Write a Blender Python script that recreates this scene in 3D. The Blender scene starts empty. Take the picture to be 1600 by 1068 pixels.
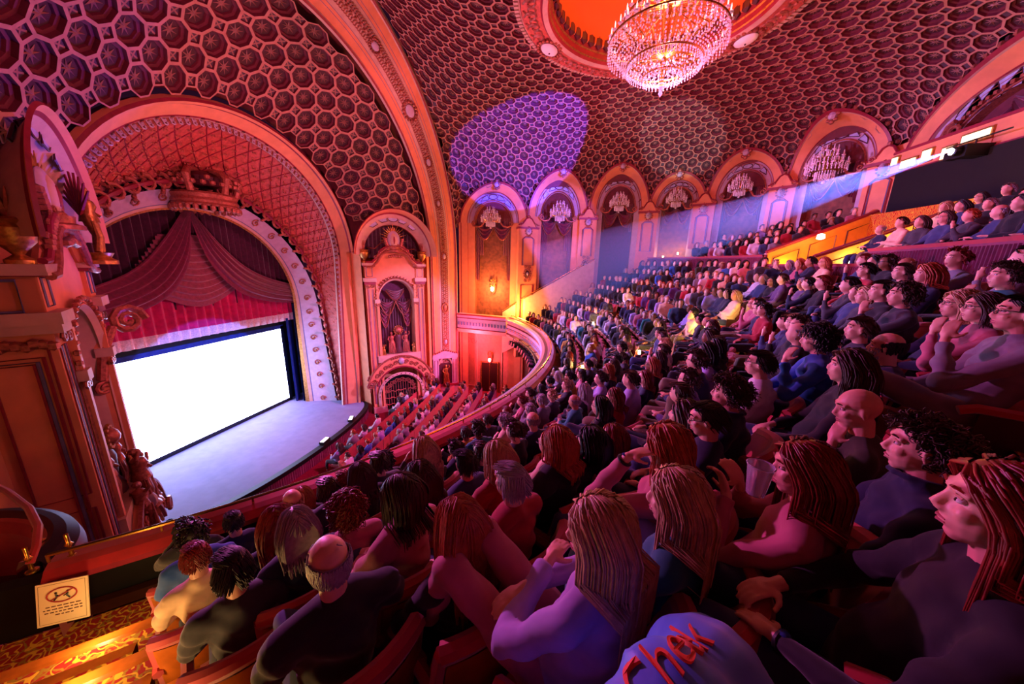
import bpy, bmesh, math, random
import numpy as np
from math import sin, cos, pi, radians, sqrt, atan2, hypot
from mathutils import Vector, Matrix
SC = bpy.context.scene
COL = SC.collection
rnd = random.Random(7)

# ------------------------------------------------------------------ camera
def make_camera():
    a, b, r = radians(10.5), radians(13.3), radians(1.5)
    fw = Vector((-sin(a)*cos(b), cos(a)*cos(b), -sin(b)))
    rt = Vector((cos(a), sin(a), 0)); up = rt.cross(fw)
    rt2 = rt*cos(r)+up*sin(r); up2 = up*cos(r)-rt*sin(r)
    cd = bpy.data.cameras.new('camera'); cd.sensor_width = 36; cd.lens = 36*525/1600
    cd.clip_start = .05; cd.clip_end = 200
    co = bpy.data.objects.new('camera', cd); COL.objects.link(co)
    co.matrix_world = Matrix((rt2, up2, -fw)).transposed().to_4x4()
    SC.camera = co
make_camera()
SC.view_settings.view_transform = 'Standard'
SC.view_settings.look = 'None'
SC.view_settings.gamma = 1
SC.view_settings.exposure = 0.12
W = bpy.data.worlds.new('world'); SC.world = W; W.use_nodes = True
W.node_tree.nodes['Background'].inputs[0].default_value = (.30, .06, .22, 1)
W.node_tree.nodes['Background'].inputs[1].default_value = .05

# ------------------------------------------------------------------ lights
def light(kind, loc, col, power, to=None, size=.15, angle=60, blend=.3, name='stage_light'):
    l = bpy.data.lights.new(name, kind); l.color = col; l.energy = power
    if kind == 'SPOT': l.spot_size = radians(angle); l.spot_blend = blend; l.shadow_soft_size = size
    elif kind == 'POINT': l.shadow_soft_size = size
    elif kind == 'AREA': l.size = size
    o = bpy.data.objects.new(name, l); COL.objects.link(o); o.location = loc
    if to is not None:
        o.rotation_euler = (Vector(to)-Vector(loc)).to_track_quat('-Z', 'Y').to_euler()
    return o
RED, PINK, MAG = (1, .10, .16), (1, .22, .38), (1, .08, .42)
ORG, BLU, VIO, WHT = (1, .32, .10), (.10, .07, 1), (.5, .2, 1), (.7, .85, 1)
# red and pink floods of the house onto the proscenium, the coffers and the walls
light('SPOT', (8.5, 11, 3.8), (1, .15, .30), 6500, (-13, 11.4, 1.8), .3, 54, .4)
light('SPOT', (-6, 5.0, -2.6), (1, .24, .32), 2600, (-9, 19, 5), .3, 100, .6)
light('SPOT', (-6, 19.5, -2.6), (.85, .10, .42), 560, (-9.5, 5, 4.5), .3, 100, .6)
light('SPOT', (-5.5, 12, -5), (1, .16, .20), 1500, (-2, 14, 8), .3, 80, .6)
light('SPOT', (-2, 12, 1.2), (1, .12, .40), 620, (4.5, 12.5, 7.4), .3, 120, .6)
light('SPOT', (2, 8, 2.4), (1, .13, .22), 1500, (5, 22, 3.6), .3, 90, .6)
light('SPOT', (-1, 6, 3.6), (1, .10, .36), 1700, (12, 14, 4.6), .3, 70, .6)
# magenta and lavender wash from the stage side over the audience
light('SPOT', (-8.6, 7.2, 1.2), (1, .16, .75), 3600, (2.0, 4, -1.4), .12, 70, .6)
light('SPOT', (-8.4, 15.5, 2.6), (.52, .30, 1), 10500, (2.5, 13, -1.2), .12, 80, .6)
light('SPOT', (-7, 18.0, 4.0), (.9, .10, .45), 900, (.5, 1.5, -1.0), .25, 50, .6)
# coloured patches
light('SPOT', (5, 9, 1.2), BLU, 42000, (-3.3, 19.75, 5.95), .06, 25, .08)
light('SPOT', (5, 9, 1.4), (.3, .16, 1), 9000, (-1.4, 21.8, 2.4), .08, 20, .3)
light('SPOT', (-3, 5, 0), WHT, 9000, (4.6, 19.95, 6.3), .05, 13, .25)
light('SPOT', (-3, 5, 0), WHT, 3500, (1.9, 18.2, 6.9), .05, 10, .4)
light('SPOT', (-9, 14, -7), BLU, 4200, (-9.8, 4.6, 4.5), .2, 36, .5)
light('SPOT', (8, 12, 3), (.72, .36, 1), 15000, (-9.6, 18, -4.4), .1, 25, .4)
light('SPOT', (1, 12, 5.0), (1, .06, .45), 9000, (-8.5, 15, -8.7), .2, 46, .5)

# ------------------------------------------------------------------ helpers
def lin(h):
    c = [int(h[i:i+2], 16)/255 for i in (0, 2, 4)]
    return tuple((x/12.92 if x <= .04045 else ((x+.055)/1.055)**2.4) for x in c)
_m = {}
def mat(name, h, rough=.6, metal=0., var=.25, scale=6., bump=0., emit=0., spec=.4, h2=None, sheen=0, trans=0):
    if name in _m: return _m[name]
    m = bpy.data.materials.new(name); m.use_nodes = True; _m[name] = m
    nt = m.node_tree; b = nt.nodes['Principled BSDF']; c = lin(h) if isinstance(h, str) else h
    b.inputs['Roughness'].default_value = rough; b.inputs['Metallic'].default_value = metal
    b.inputs['Specular IOR Level'].default_value = spec
    if sheen: b.inputs['Sheen Weight'].default_value = sheen
    if trans: b.inputs['Transmission Weight'].default_value = trans
    tc = nt.nodes.new('ShaderNodeTexCoord'); n = nt.nodes.new('ShaderNodeTexNoise')
    n.inputs['Scale'].default_value = scale; n.inputs['Detail'].default_value = 4
    nt.links.new(tc.outputs['Object'], n.inputs['Vector'])
    r = nt.nodes.new('ShaderNodeValToRGB'); r.color_ramp.elements[0].position = .3; r.color_ramp.elements[1].position = .7
    c2 = lin(h2) if h2 else tuple(x*(1-var) for x in c)
    r.color_ramp.elements[0].color = (*c2, 1); r.color_ramp.elements[1].color = (*[min(1, x*(1+var*.4)) for x in c], 1)
    nt.links.new(n.outputs['Fac'], r.inputs['Fac']); nt.links.new(r.outputs['Color'], b.inputs['Base Color'])
    if bump:
        bp = nt.nodes.new('ShaderNodeBump'); bp.inputs['Strength'].default_value = bump; bp.inputs['Distance'].default_value = .03
        nt.links.new(n.outputs['Fac'], bp.inputs['Height']); nt.links.new(bp.outputs['Normal'], b.inputs['Normal'])
    if emit:
        b.inputs['Emission Color'].default_value = (*c, 1); b.inputs['Emission Strength'].default_value = emit
    return m

def lerp(a, b, t): return a+(b-a)*t
class MB:
    """collects shapes for ONE mesh object"""
    def __init__(s): s.v = []; s.f = []; s.m = []; s.mats = []
    def mi(s, m):
        if m not in s.mats: s.mats.append(m)
        return s.mats.index(m)
    def add(s, vs, fs, m):
        k = len(s.v); i = s.mi(m); s.v += [tuple(map(float, v)) for v in vs]
        for f in fs: s.f.append([k+j for j in f]); s.m.append(i)
    def grid(s, fn, nu, nv, m, closeu=False, closev=False):
        vs = [fn(i/nu, j/nv) for i in range(nu+(not closeu)) for j in range(nv+(not closev))]
        NV = nv+(not closev); NU = nu+(not closeu); fs = []
        for i in range(nu):
            for j in range(nv):
                i2, j2 = (i+1) % NU, (j+1) % NV
                fs.append((i*NV+j, i2*NV+j, i2*NV+j2, i*NV+j2))
        s.add(vs, fs, m)
    def box(s, c, sz, m, R=None, taper=1.):
        c = Vector(c); vs = []
        for z in (-.5, .5):
            k = taper if z > 0 else 1
            for x, y in ((-.5, -.5), (.5, -.5), (.5, .5), (-.5, .5)):
                p = Vector((x*sz[0]*k, y*sz[1]*k, z*sz[2])); vs.append(c+(R @ p if R else p))
        s.add(vs, [(0, 3, 2, 1), (4, 5, 6, 7), (0, 1, 5, 4), (1, 2, 6, 5), (2, 3, 7, 6), (3, 0, 4, 7)], m)
    def tube(s, pts, r, m, n=6, cap=True, closed=False):
        pts = [Vector(p) for p in pts]; N = len(pts); vs = []
        rr = r if hasattr(r, '__len__') else [r]*N
        ref = None
        for i, p in enumerate(pts):
            a = pts[(i-1) % N] if (closed or i > 0) else p; b = pts[(i+1) % N] if (closed or i < N-1) else p
            t = (b-a); t = t.normalized() if t.length > 1e-9 else Vector((0, 0, 1))
            if ref is None: ref = Vector((0, 0, 1)) if abs(t.z) < .9 else Vector((1, 0, 0))
            u = (ref-t*ref.dot(t)); u = u.normalized() if u.length > 1e-6 else t.orthogonal().normalized(); ref = u
            w = t.cross(u)
            for k in range(n): vs.append(p+(u*cos(2*pi*k/n)+w*sin(2*pi*k/n))*rr[i])
        fs = []
        for i in range(N if closed else N-1):
            for k in range(n): fs.append((i*n+k, i*n+(k+1) % n, ((i+1) % N)*n+(k+1) % n, ((i+1) % N)*n+k))
        if cap and not closed: fs += [tuple(range(n-1, -1, -1)), tuple((N-1)*n+k for k in range(n))]
        s.add(vs, fs, m)
    def lathe(s, c, prof, m, n=16, R=None):
        c = Vector(c); vs = []; N = len(prof)
        for r, z in prof:
            for k in range(n):
                p = Vector((r*cos(2*pi*k/n), r*sin(2*pi*k/n), z)); vs.append(c+(R @ p if R else p))
        fs = [(i*n+k, i*n+(k+1) % n, (i+1)*n+(k+1) % n, (i+1)*n+k) for i in range(N-1) for k in range(n)]
        fs += [tuple(range(n-1, -1, -1)), tuple((N-1)*n+k for k in range(n))]
        s.add(vs, fs, m)
    def ball(s, c, rad, m, n=8, R=None):
        rx, ry, rz = rad if hasattr(rad, '__len__') else (rad,)*3; c = Vector(c); vs = [c+(R @ Vector((0, 0, -rz)) if R else Vector((0, 0, -rz)))]
        h = max(3, n//2)
        for i in range(1, h):
            a = -pi/2+pi*i/h
            for k in range(n):
                p = Vector((rx*cos(a)*cos(2*pi*k/n), ry*cos(a)*sin(2*pi*k/n), rz*sin(a))); vs.append(c+(R @ p if R else p))
        vs.append(c+(R @ Vector((0, 0, rz)) if R else Vector((0, 0, rz))))
        fs = [(0, 1+(k+1) % n, 1+k) for k in range(n)]
        for i in range(h-2):
            for k in range(n): a = 1+i*n; fs.append((a+k, a+(k+1) % n, a+n+(k+1) % n, a+n+k))
        a = 1+(h-2)*n; fs += [(a+k, a+(k+1) % n, len(vs)-1) for k in range(n)]
        s.add(vs, fs, m)
    def build(s, name, parent=None, smooth=True, label=None, cat=None, group=None, kind=None, loc=None, link=True, sharp=True):
        me = bpy.data.meshes.new(name)
        if loc is not None: L = Vector(loc); vv = [(x-L.x, y-L.y, z-L.z) for x, y, z in s.v]
        else: vv = s.v
        me.from_pydata(vv, [], s.f)
        for m in s.mats: me.materials.append(m)
        me.polygons.foreach_set('material_index', s.m)
        if smooth:
            me.polygons.foreach_set('use_smooth', [True]*len(s.f))
            if sharp: me.set_sharp_from_angle(angle=radians(38))
        o = bpy.data.objects.new(name, me)
        if loc is not None: o.location = loc
        if link: COL.objects.link(o)
        if parent is not None: o.parent = parent
        return tag(o, label, cat, group, kind)
def tag(o, label=None, cat=None, group=None, kind=None):
    if label: o['label'] = label
    if cat: o['category'] = cat
    if group: o['group'] = group
    if kind: o['kind'] = kind
    return o
def thing(name, label, cat, loc=(0, 0, 0), rz=0, group=None):
    o = bpy.data.objects.new(name, None); COL.objects.link(o); o.location = loc; o.rotation_euler = (0, 0, rz)
    o.empty_display_size = .2
    return tag(o, label, cat, group)
def struct(mb, name, label, parent=None, smooth=True):
    return mb.build(name, parent, smooth, label=label, kind='structure' if parent is None else None)

# ------------------------------------------------------------------ materials
M = dict(
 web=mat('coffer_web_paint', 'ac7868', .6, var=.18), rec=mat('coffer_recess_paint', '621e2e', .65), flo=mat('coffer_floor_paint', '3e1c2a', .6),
 ros=mat('coffer_rosette', '94685c', .5), sq=mat('coffer_square_floor', '4a3a48', .6),
 peach=mat('peach_plaster', 'd98c62', .6, var=.12, scale=3), cream=mat('cream_plaster', 'c4a290', .6, var=.15, scale=4),
 pale=mat('pale_plaster', 'b4a0b4', .55, var=.12), maroon=mat('maroon_moulding', '8a2238', .45), gold=mat('aged_gold_leaf', 'c08a4a', .38, .75, var=.45, scale=14, bump=.3),
 orn=mat('rose_gilt_ornament', 'a8604f', .4, .35, var=.45, scale=18, bump=.3), dark=mat('dark_moulding', '4a1a26', .5), vel=mat('burgundy_velvet', '701440', .85, var=.35, scale=9, sheen=.5),
 velp=mat('plum_velvet', '4b1238', .85, var=.35, scale=9, sheen=.5), valance=mat('crimson_valance_velvet', 'c81262', .8, var=.3, scale=5, sheen=.3),
 fringe=mat('white_fringe', 'e8d8d8', .8, var=.3, scale=20), blue=mat('blue_line_paint', '6a6a94', .5), lune=mat('lunette_blue_glass', 'a8b4d8', .3), black=mat('black_cloth', '0d0a10', .9),
 bluec=mat('navy_blue_drape', '1c3c84', .85, var=.3, scale=5), stagef=mat('grey_stage_floor', '7c7fa2', .75, var=.12, scale=3, bump=.1), redc=mat('red_carpet', '7c0f2a', .95, var=.3, scale=12),
 panel=mat('gilt_lattice_panel', 'c25b50', .5, .1, var=.35, scale=10, bump=.4), brass=mat('polished_brass', 'c89a4a', .25, .95, var=.2), redv=mat('red_rail_velvet', 'a80e22', .7, var=.25, sheen=.4),
 wood=mat('amber_varnished_wood', 'a85a20', .3, var=.35, scale=7), dwood=mat('dark_varnished_wood', '30100c', .35, var=.3, scale=7), blackp=mat('black_paint', '0c0b0e', .5), wallr=mat('rose_wall_plaster', 'c87a68', .6, var=.2),
 glass=mat('crystal', 'efe4f4', .12, 0, var=.1, spec=1.), white=mat('white_paint', 'e8e4e0', .5, var=.06), bulb=mat('warm_bulb', (1, .62, .28), emit=60), bulbw=mat('white_bulb', (.9, .95, 1), emit=18),
 bulbr=mat('red_shaded_bulb', (1, .12, .12), emit=30), green=mat('green_cloth', '1d8a4c', .8))
# ------------------------------------------------------------------ hall geometry
DC = Vector((1.7, 11.4, 0)); ZTOP = 7.1; ROC = 3.7; PEX = 2.5; CY = 11.4
WP = [(-7.5, 21.2), (-3.2, 21.3), (.4, 22.3), (3.9, 22.1), (6.6, 21.2), (9.3, 19.1), (11.2, 16.1)]
WZ = [2.0, 2.45, 3.1, 3.45, 3.7, 4.1, 4.35]
WPM = [(x, 2*CY-y) for x, y in WP]
POLY = [(-7.6, 2*CY-20.8), (-7.6, 20.8)]+WP+WPM[::-1]
POLZ = [2.0, 2.0]+WZ+WZ[::-1]
def wall_hit(th):
    d = (cos(th), sin(th)); best = None; n = len(POLY)
    for i in range(n):
        a, b = POLY[i], POLY[(i+1) % n]; e = (b[0]-a[0], b[1]-a[1])
        det = d[0]*(-e[1])+d[1]*e[0]
        if abs(det) < 1e-9: continue
        ax, ay = a[0]-DC.x, a[1]-DC.y
        t = (ax*(-e[1])+ay*e[0])/det; k = (d[0]*ay-d[1]*ax)/det
        if t > 0 and -1e-6 <= k <= 1+1e-6 and (best is None or t < best[0]): best = (t, i, k)
    t, i, k = best
    if i == 0:
        y = DC.y+d[1]*t; z0 = max(2.0, .9375*sqrt(max(0, 9.6**2-(y-CY)**2)))
    else: z0 = POLZ[i]*(1-k)+POLZ[(i+1) % n]*k
    return t, z0, i, k
def prof(rw, z0, t):
    if z0 > ZTOP: z = ZTOP+(z0-ZTOP)*t*t
    else: z = z0+(ZTOP-z0)*max(0, 1-t**PEX)**(1/PEX)
    return ROC+(rw-ROC)*t, z
NTH = 720; TAB = []
for i in range(NTH):
    th = 2*pi*i/NTH; rw, z0, seg, k = wall_hit(th)
    ts = [1-(1-j/40)**2 for j in range(41)]; pr = [prof(rw, z0, t) for t in ts]; L = [0]
    for a, b in zip(pr, pr[1:]): L.append(L[-1]+hypot(b[0]-a[0], b[1]-a[1]))
    TAB.append((rw, z0, pr, L, seg, k))
def dome_pt(u, v):
    s = hypot(u, v); th = atan2(v, u) % (2*pi); rw, z0, pr, L, seg, k = TAB[int(th/(2*pi)*NTH+.5) % NTH]
    rw, z0, seg, k = wall_hit(th)
    q = s-ROC
    j = 0
    while j < 39 and L[j+1] < q: j += 1
    f = (q-L[j])/(L[j+1]-L[j]+1e-9); t = (1-(1-j/40)**2)*(1-f)+(1-(1-(j+1)/40)**2)*f
    r, z = prof(rw, z0, min(1, max(-.1, t))) if t > 0 else (s, ZTOP)
    return Vector((DC.x+r*cos(th), DC.y+r*sin(th), z)), (s <= ROC+L[-1] and s > ROC), seg, th, L[-1]+ROC
def fwd(th, z):
    rw, z0, seg, k = wall_hit(th)
    if z <= z0: return 0
    q = (z-z0)/(ZTOP-z0); q = min(.999, q)
    return (1-(1-q**PEX)**(1/PEX))*(rw-ROC)
# arch bays: (A, B, spring z, top z, outer half width, floor z)
BAYS = [(WP[0], WP[1], 2.35, 4.47, 2.06, -8.76), (WP[1], WP[2], 2.75, 5.16, 1.76, -6), (WP[2], WP[3], 3.3, 5.46, 1.62, -2.), (WP[3], WP[4], 3.4, 4.95, 1.38, .5),
        (WP[4], WP[5], 3.7, 5.5, 1.58, 1.), (WP[5], WP[6], 4.05, 6.0, 1.66, 1.5), (WP[6], WPM[6], 4.0, 5.85, 4.1, 1.)]
def bayframe(A, B):
    A = Vector((*A, 0)); B = Vector((*B, 0)); d = (B-A).normalized(); n = Vector((-d.y, d.x, 0))
    if (DC-(A+B)/2).dot(n) < 0: n = -n
    return A, d, n, (B-A).length
def in_arch(p, seg, th):
    for (A, B, zs, zt, a, zf) in BAYS:
        A, d, n, L = bayframe(A, B)
        rw = wall_hit(th)[0]; w = Vector((DC.x+rw*cos(th), DC.y+rw*sin(th), 0))
        if abs((w-A).dot(n)) > .02: continue
        u = (w-A).dot(d)-L/2; b = zt-zs
        if p.z < zs: 
            if abs(u) < a+.05: return True
        elif (u/(a+.10))**2+((p.z-zs)/(b+.10))**2 < 1: return True
    return False
def coffers(mb, fn, cells, p):
    """fn(u,v) -> (point, ok); octagon and square tiles of pitch p on a diagonal lattice, each a sunk coffer"""
    ro = p*.5/cos(pi/8)
    def tile(cu, cv, corners, oct_):
        def ring(k, dep):
            out = []
            for (a, b) in corners:
                q = fn(cu+a*k, cv+b*k); out.append(q[0]+q[1]*dep)
            return out
        q_ = p*.95; n = len(corners); w = .89 if oct_ else .76
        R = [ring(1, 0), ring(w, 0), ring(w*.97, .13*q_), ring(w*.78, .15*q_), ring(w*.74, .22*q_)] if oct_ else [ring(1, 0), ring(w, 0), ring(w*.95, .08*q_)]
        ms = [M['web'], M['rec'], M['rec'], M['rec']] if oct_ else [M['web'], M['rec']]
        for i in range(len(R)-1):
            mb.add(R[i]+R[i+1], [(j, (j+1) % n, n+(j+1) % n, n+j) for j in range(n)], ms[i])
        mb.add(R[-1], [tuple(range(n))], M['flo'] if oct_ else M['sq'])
        if oct_:
            c, nn = fn(cu, cv); c = c+nn*.15*q_; vs = [c]
            for j in range(16):
                k = .52 if j % 2 == 0 else .16; a = corners[(j//2) % n]; b = corners[(j//2+1) % n]
                q = (a[0]*k, a[1]*k) if j % 2 == 0 else ((a[0]+b[0])/2*k, (a[1]+b[1])/2*k)
                g = fn(cu+q[0], cv+q[1]); vs.append(g[0]+g[1]*.20*q_)
            mb.add(vs, [(0, 1+j, 1+(j+1) % 16) for j in range(16)], M['ros'])
        else:
            for s_ in (0, 1):
                q = [fn(cu+corners[i][0]*.6, cv+corners[i][1]*.6) for i in (s_, s_+2)]
                q2 = [a+b*.05 for a, b in q]; o = (q2[1]-q2[0]).cross(q[0][1]).normalized()*.02
                mb.add([q2[0]-o, q2[0]+o, q2[1]+o, q2[1]-o], [(0, 1, 2, 3)], M['ros'])
    g = p*(1+0.0); s = p/ (1+sqrt(2))     # octagon side
    oc = [(ro*cos(pi/8+pi/4*k), ro*sin(pi/8+pi/4*k)) for k in range(8)]
    h = s/sqrt(2); sc = [(h, 0), (0, h), (-h, 0), (0, -h)]
    rot = pi/4
    def rt(q): return (q[0]*cos(rot)-q[1]*sin(rot), q[0]*sin(rot)+q[1]*cos(rot))
    ocr = [rt(q) for q in oc]; scr = [rt(q) for q in sc]
    for (i, j) in cells:
        c = rt((i*g, j*g)); yield_ = fn(*c, True)
        if yield_: tile(c[0], c[1], ocr, True)
        c = rt(((i+.5)*g, (j+.5)*g))
        if fn(*c, True): tile(c[0], c[1], scr, False)
def dome_fn(u, v, test=False):
    if test:
        p, ok, seg, th, smax = dome_pt(u, v)
        s = hypot(u, v)
        if s < ROC+.2 or s > smax-.05: return False
        return not in_arch(p, seg, th)
    p = dome_pt(u, v)[0]; e = .03
    a = dome_pt(u+e, v)[0]-p; b = dome_pt(u, v+e)[0]-p; n = a.cross(b)
    n = n.normalized() if n.length > 1e-9 else Vector((0, 0, 1))
    c = Vector((DC.x, DC.y, 2.5))-p
    if n.dot(c) > 0: n = -n
    return p, n
mb = MB(); N_ = 31
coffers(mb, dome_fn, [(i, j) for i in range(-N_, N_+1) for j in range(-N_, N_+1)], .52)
struct(mb, 'ceiling', 'coffered saucer dome of octagons and squares over the audience', smooth=False)

# oculus: moulded ring, orange inner dome
def circ(r, z, n=72): return [(DC.x+r*cos(2*pi*k/n), DC.y+r*sin(2*pi*k/n), z) for k in range(n)]
def sweep_round(mb, prof, m, n=96):
    """prof: list of (r,z,mat)"""
    for (r0, z0, mm), (r1, z1, _) in zip(prof, prof[1:]):
        mb.grid(lambda u, v: (DC.x+(r0+(r1-r0)*v)*cos(2*pi*u), DC.y+(r0+(r1-r0)*v)*sin(2*pi*u), z0+(z1-z0)*v), n, 1, mm, closeu=True)
mb = MB()
sweep_round(mb, [(4.02, 7.2, M['maroon']), (3.98, 7.0, M['cream']), (3.8, 6.96, M['maroon']), (3.76, 6.88, M['panel']), (3.22, 6.88, M['maroon']), (3.16, 6.82, M['cream']), (3.02, 6.86, M['maroon']),
   (2.99, 6.95, M['gold']), (2.95, 6.98, M['maroon']), (2.94, 7.12, M['gold']), (2.9, 7.15, M['maroon']), (2.88, 7.28, M['peach']), (2.82, 7.32, M['dark'])], None)
for k in range(160):
    a = 2*pi*k/160; mb.box((DC.x+3.9*cos(a), DC.y+3.9*sin(a), 6.96), (.12, .1, .06), M['cream'], Matrix.Rotation(a, 3, 'Z'))
for k in range(90):   # scrollwork band
    a = 2*pi*k/90; c = Vector((DC.x+3.49*cos(a), DC.y+3.49*sin(a), 6.87)); sg = 1 if k % 2 else -1
    mb.tube([c+Vector((cos(a+q*sg)*(.21-.022*q), sin(a+q*sg)*(.21-.022*q), 0)) for q in [x*.8 for x in range(9)]], .03, M['orn'], 4)
o = struct(mb, 'trim_1', 'round moulded frame of the ceiling oculus with scroll band')
mb = MB(); ORD = mat('orange_dome_paint', 'e06020', .6, var=.12, scale=1)
mb.grid(lambda u, v: (DC.x+2.82*cos(v*pi/2)*cos(2*pi*u), DC.y+2.82*cos(v*pi/2)*sin(2*pi*u), 7.32+1.5*sin(v*pi/2)), 64, 12, ORD, closeu=True)
struct(mb, 'trim_2', 'orange painted dome inside the oculus')
for k in range(60):
    pass
mb = MB()
for k in range(56):
    a = 2*pi*k/56; c = (DC.x+2.84*cos(a), DC.y+2.84*sin(a), 7.36); mb.ball(c, (.1, .16, .2), M['dark'], 6, Matrix.Rotation(a, 3, 'Z')); mb.ball((c[0], c[1], 7.56), (.06, .08, .14), M['orn'], 6)
struct(mb, 'trim_3', 'dark leaf cresting inside the oculus rim')
light('POINT', (1.7, 11.4, 7.7), (1, .30, .04), 260, size=.4, name='oculus_light')
for k, (a, w) in enumerate([(154, 'on the stage side'), (94, 'nearest the far wall'), (33, 'on the right')]):
    mb = MB(); a = radians(a); R = Matrix.Rotation(a, 3, 'Z')
    mb.ball((DC.x+3.45*cos(a), DC.y+3.45*sin(a), 6.82), (.24, .36, .1), M['white'], 16, R)
    for q in range(18): b = 2*pi*q/18; mb.ball(Vector((DC.x+3.45*cos(a), DC.y+3.45*sin(a), 6.84))+R @ Vector((.34*cos(b), .47*sin(b), 0)), .07, M['orn'], 6)
    mb.ball((DC.x+3.45*cos(a), DC.y+3.45*sin(a), 6.71), .03, M['dark'], 6)
    struct(mb, 'trim_%d' % (4+k), 'white oval medallion on the oculus frame, '+w)

# ------------------------------------------------------------------ great sounding arch and the coffered stage vault
XA, RA, XB, RB, XC, RC = -12.0, 5.36, -8.96, 8.56, -7.6, 9.6
def kz(x): return .896 if x < XB else min(.9375, .896+.0415*(x-XB)/(XC-XB))
def semi(x, R, a): return Vector((x, CY+R*cos(a), R*kz(x)*sin(a)))
ZF = -8.76
def archband(mb, secs, n=60, zb=ZF):
    """secs: list of (x, R, mat) cross section; arch plus its two jambs down to zb"""
    for (x0, r0, mm), (x1, r1, _) in zip(secs, secs[1:]):
        def f(u, v):
            x = x0+(x1-x0)*v; r = r0+(r1-r0)*v
            if u < .2: z = zb*(1-u/.2); return Vector((x, CY+r, z))
            if u > .8: z = zb*((u-.8)/.2); return Vector((x, CY-r-min(1.3, -z*.5), z))
            return semi(x, r, (u-.2)/.6*pi)
        mb.grid(f, n, 1, mm)
mb = MB()

def sec(t, off=0.):  # point across the great arch band, offset into the hall
    x = lerp(XB, XC, t); r = lerp(RB, RC, t); d = hypot(XC-XB, RC-RB); return (x+off*(RC-RB)/d, r-off*(XC-XB)/d)
S_ = [(0, -.35, 'maroon'), (0, 0, 'cream'), (.04, .09, 'maroon'), (.08, .09, 'cream'), (.10, .04, 'peach'), (.235, .04, 'blue'), (.245, .04, 'peach'), (.30, .04, 'blue'), (.31, .04, 'cream'), (.69, .04, 'blue'), (.70, .04, 'peach'), (.755, .04, 'blue'), (.765, .04, 'peach'), (.9, .04, 'cream'), (.92, .10, 'maroon'), (.96, .12, 'cream'), (1, .02, 'maroon'), (1.0, -.4, 'maroon')]
archband(mb, [(*sec(t, o), M[m]) for t, o, m in S_], 100)
# scroll ornament up the middle of the band
for side in (0, 1):
    for k in range(170):
        tt = k/170
        if tt < .32: z = lerp(-6.6, 0, tt/.32); x, r = sec(.5, .07); P = Vector((x, CY+r, z)); T = Vector((0, 0, 1))
        else: a = (tt-.32)/.68*pi/2; x, r = sec(.5, .07); P = semi(x, r, a); T = Vector((0, -sin(a), cos(a)))
        ac = Vector((XC-XB, 0, 0)); x0, r0 = sec(0, .07); x1, r1 = sec(1, .07)
        aa = 0 if tt < .32 else (tt-.32)/.68*pi/2
        Sd = Vector((x1-x0, cos(aa)*(r1-r0), sin(aa)*(r1-r0))).normalized()
        if side: P.y = 2*CY-P.y; T.y = -T.y; Sd.y = -Sd.y
        if side and tt > .45 and False: continue
        for sg in (-1, 1):
            c = P+Sd*sg*.13; mb.tube([c+(Sd*cos(q*sg)+T*sin(q))*(.11-.013*q) for q in [x*.9 for x in range(8)]], .022, M['orn'], 4, cap=False)
        if k % 2: mb.ball(P, .06, M['orn'], 5)
for side in (1, -1):
    for k, (tt, sc_) in enumerate([(-5.2, .8), (-2.95, 1.0), (.25, .8), (23, .75), (38, .9), (55, 1.5), (74, 1.)]):
        x, r = sec(.5, .10); x0, r0 = sec(0, 0); x1, r1 = sec(1, 0)
        if k < 3: P = Vector((x, CY+side*r, tt)); T = Vector((0, 0, 1)); a = 0
        else: a = radians(tt); P = Vector((x, CY+side*r*cos(a), r*kz(x)*sin(a))); T = Vector((0, -side*sin(a), cos(a)))
        Sd = Vector((x1-x0, side*cos(a)*(r1-r0), sin(a)*(r1-r0))).normalized(); Nn = Sd.cross(T)
        R = Matrix((Sd, T, Nn)).transposed()
        mb.ball(P, (.13*sc_, .2*sc_, .06), M['orn'] if k == 1 else M['pale'], 14, R)
        for q in range(16): b = 2*pi*q/16; mb.ball(P+Sd*cos(b)*.2*sc_+T*sin(b)*.29*sc_, .055*sc_, M['orn'], 5)
struct(mb, 'trim_7', 'great arch between stage vault and auditorium, with scroll band and oval medallions')
# coffered vault between the proscenium and the great arch
SL = hypot(XB-XA, RB-RA)
def bulge(t): return .35*sin(pi*t)
def vault(u, v):
    # u: arc length around at mean radius, v: along the slope
    t = v/SL; a = u/6.6; R = lerp(RA, RB, t)+bulge(t); return Vector((lerp(XA, XB, t), CY+R*cos(a), R*.896*sin(a)))
NU_ = {}
def niche_hole(p):
    for sg in (1, -1):
        A, d, n, L = NF[sg]; q = p-A; u = q.dot(d)-1.38
        if p.z > 0 and (u/2.15)**2+((p.z-.2)/2.35)**2 < 1 and abs(q.dot(n)) < 2.4: return True
    return False
NF = {}
for sg in (1, -1):
    A = Vector((-11.0, CY+5.2, 0)) if sg > 0 else Vector((-11.0, 5.75, 0)); B = Vector((-8.85, CY+7.2, 0)) if sg > 0 else Vector((-8.8, 4.0, 0)); d = (B-A).normalized(); n = Vector((d.y*sg, -d.x*sg, 0)); NF[sg] = (A, d, n, (B-A).length)
def vault_fn(u, v, test=False):
    v = v+SL/2; u = u+6.6*pi/2
    if test:
        if v < .1 or v > SL-.05 or u < .05 or u > 6.6*pi-.05: return False
        return not niche_hole(vault(u, v))
    p = vault(u, v); e = .03; n = (vault(u+e, v)-p).cross(vault(u, v+e)-p).normalized()
    if n.dot(Vector((-9, CY, 0))-p) > 0: n = -n
    return p, n
mb = MB(); coffers(mb, vault_fn, [(i, j) for i in range(-12, 13) for j in range(-12, 13)], .78)
struct(mb, 'trim_8', 'coffered vault between the stage arch and the great arch', smooth=False)
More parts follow.
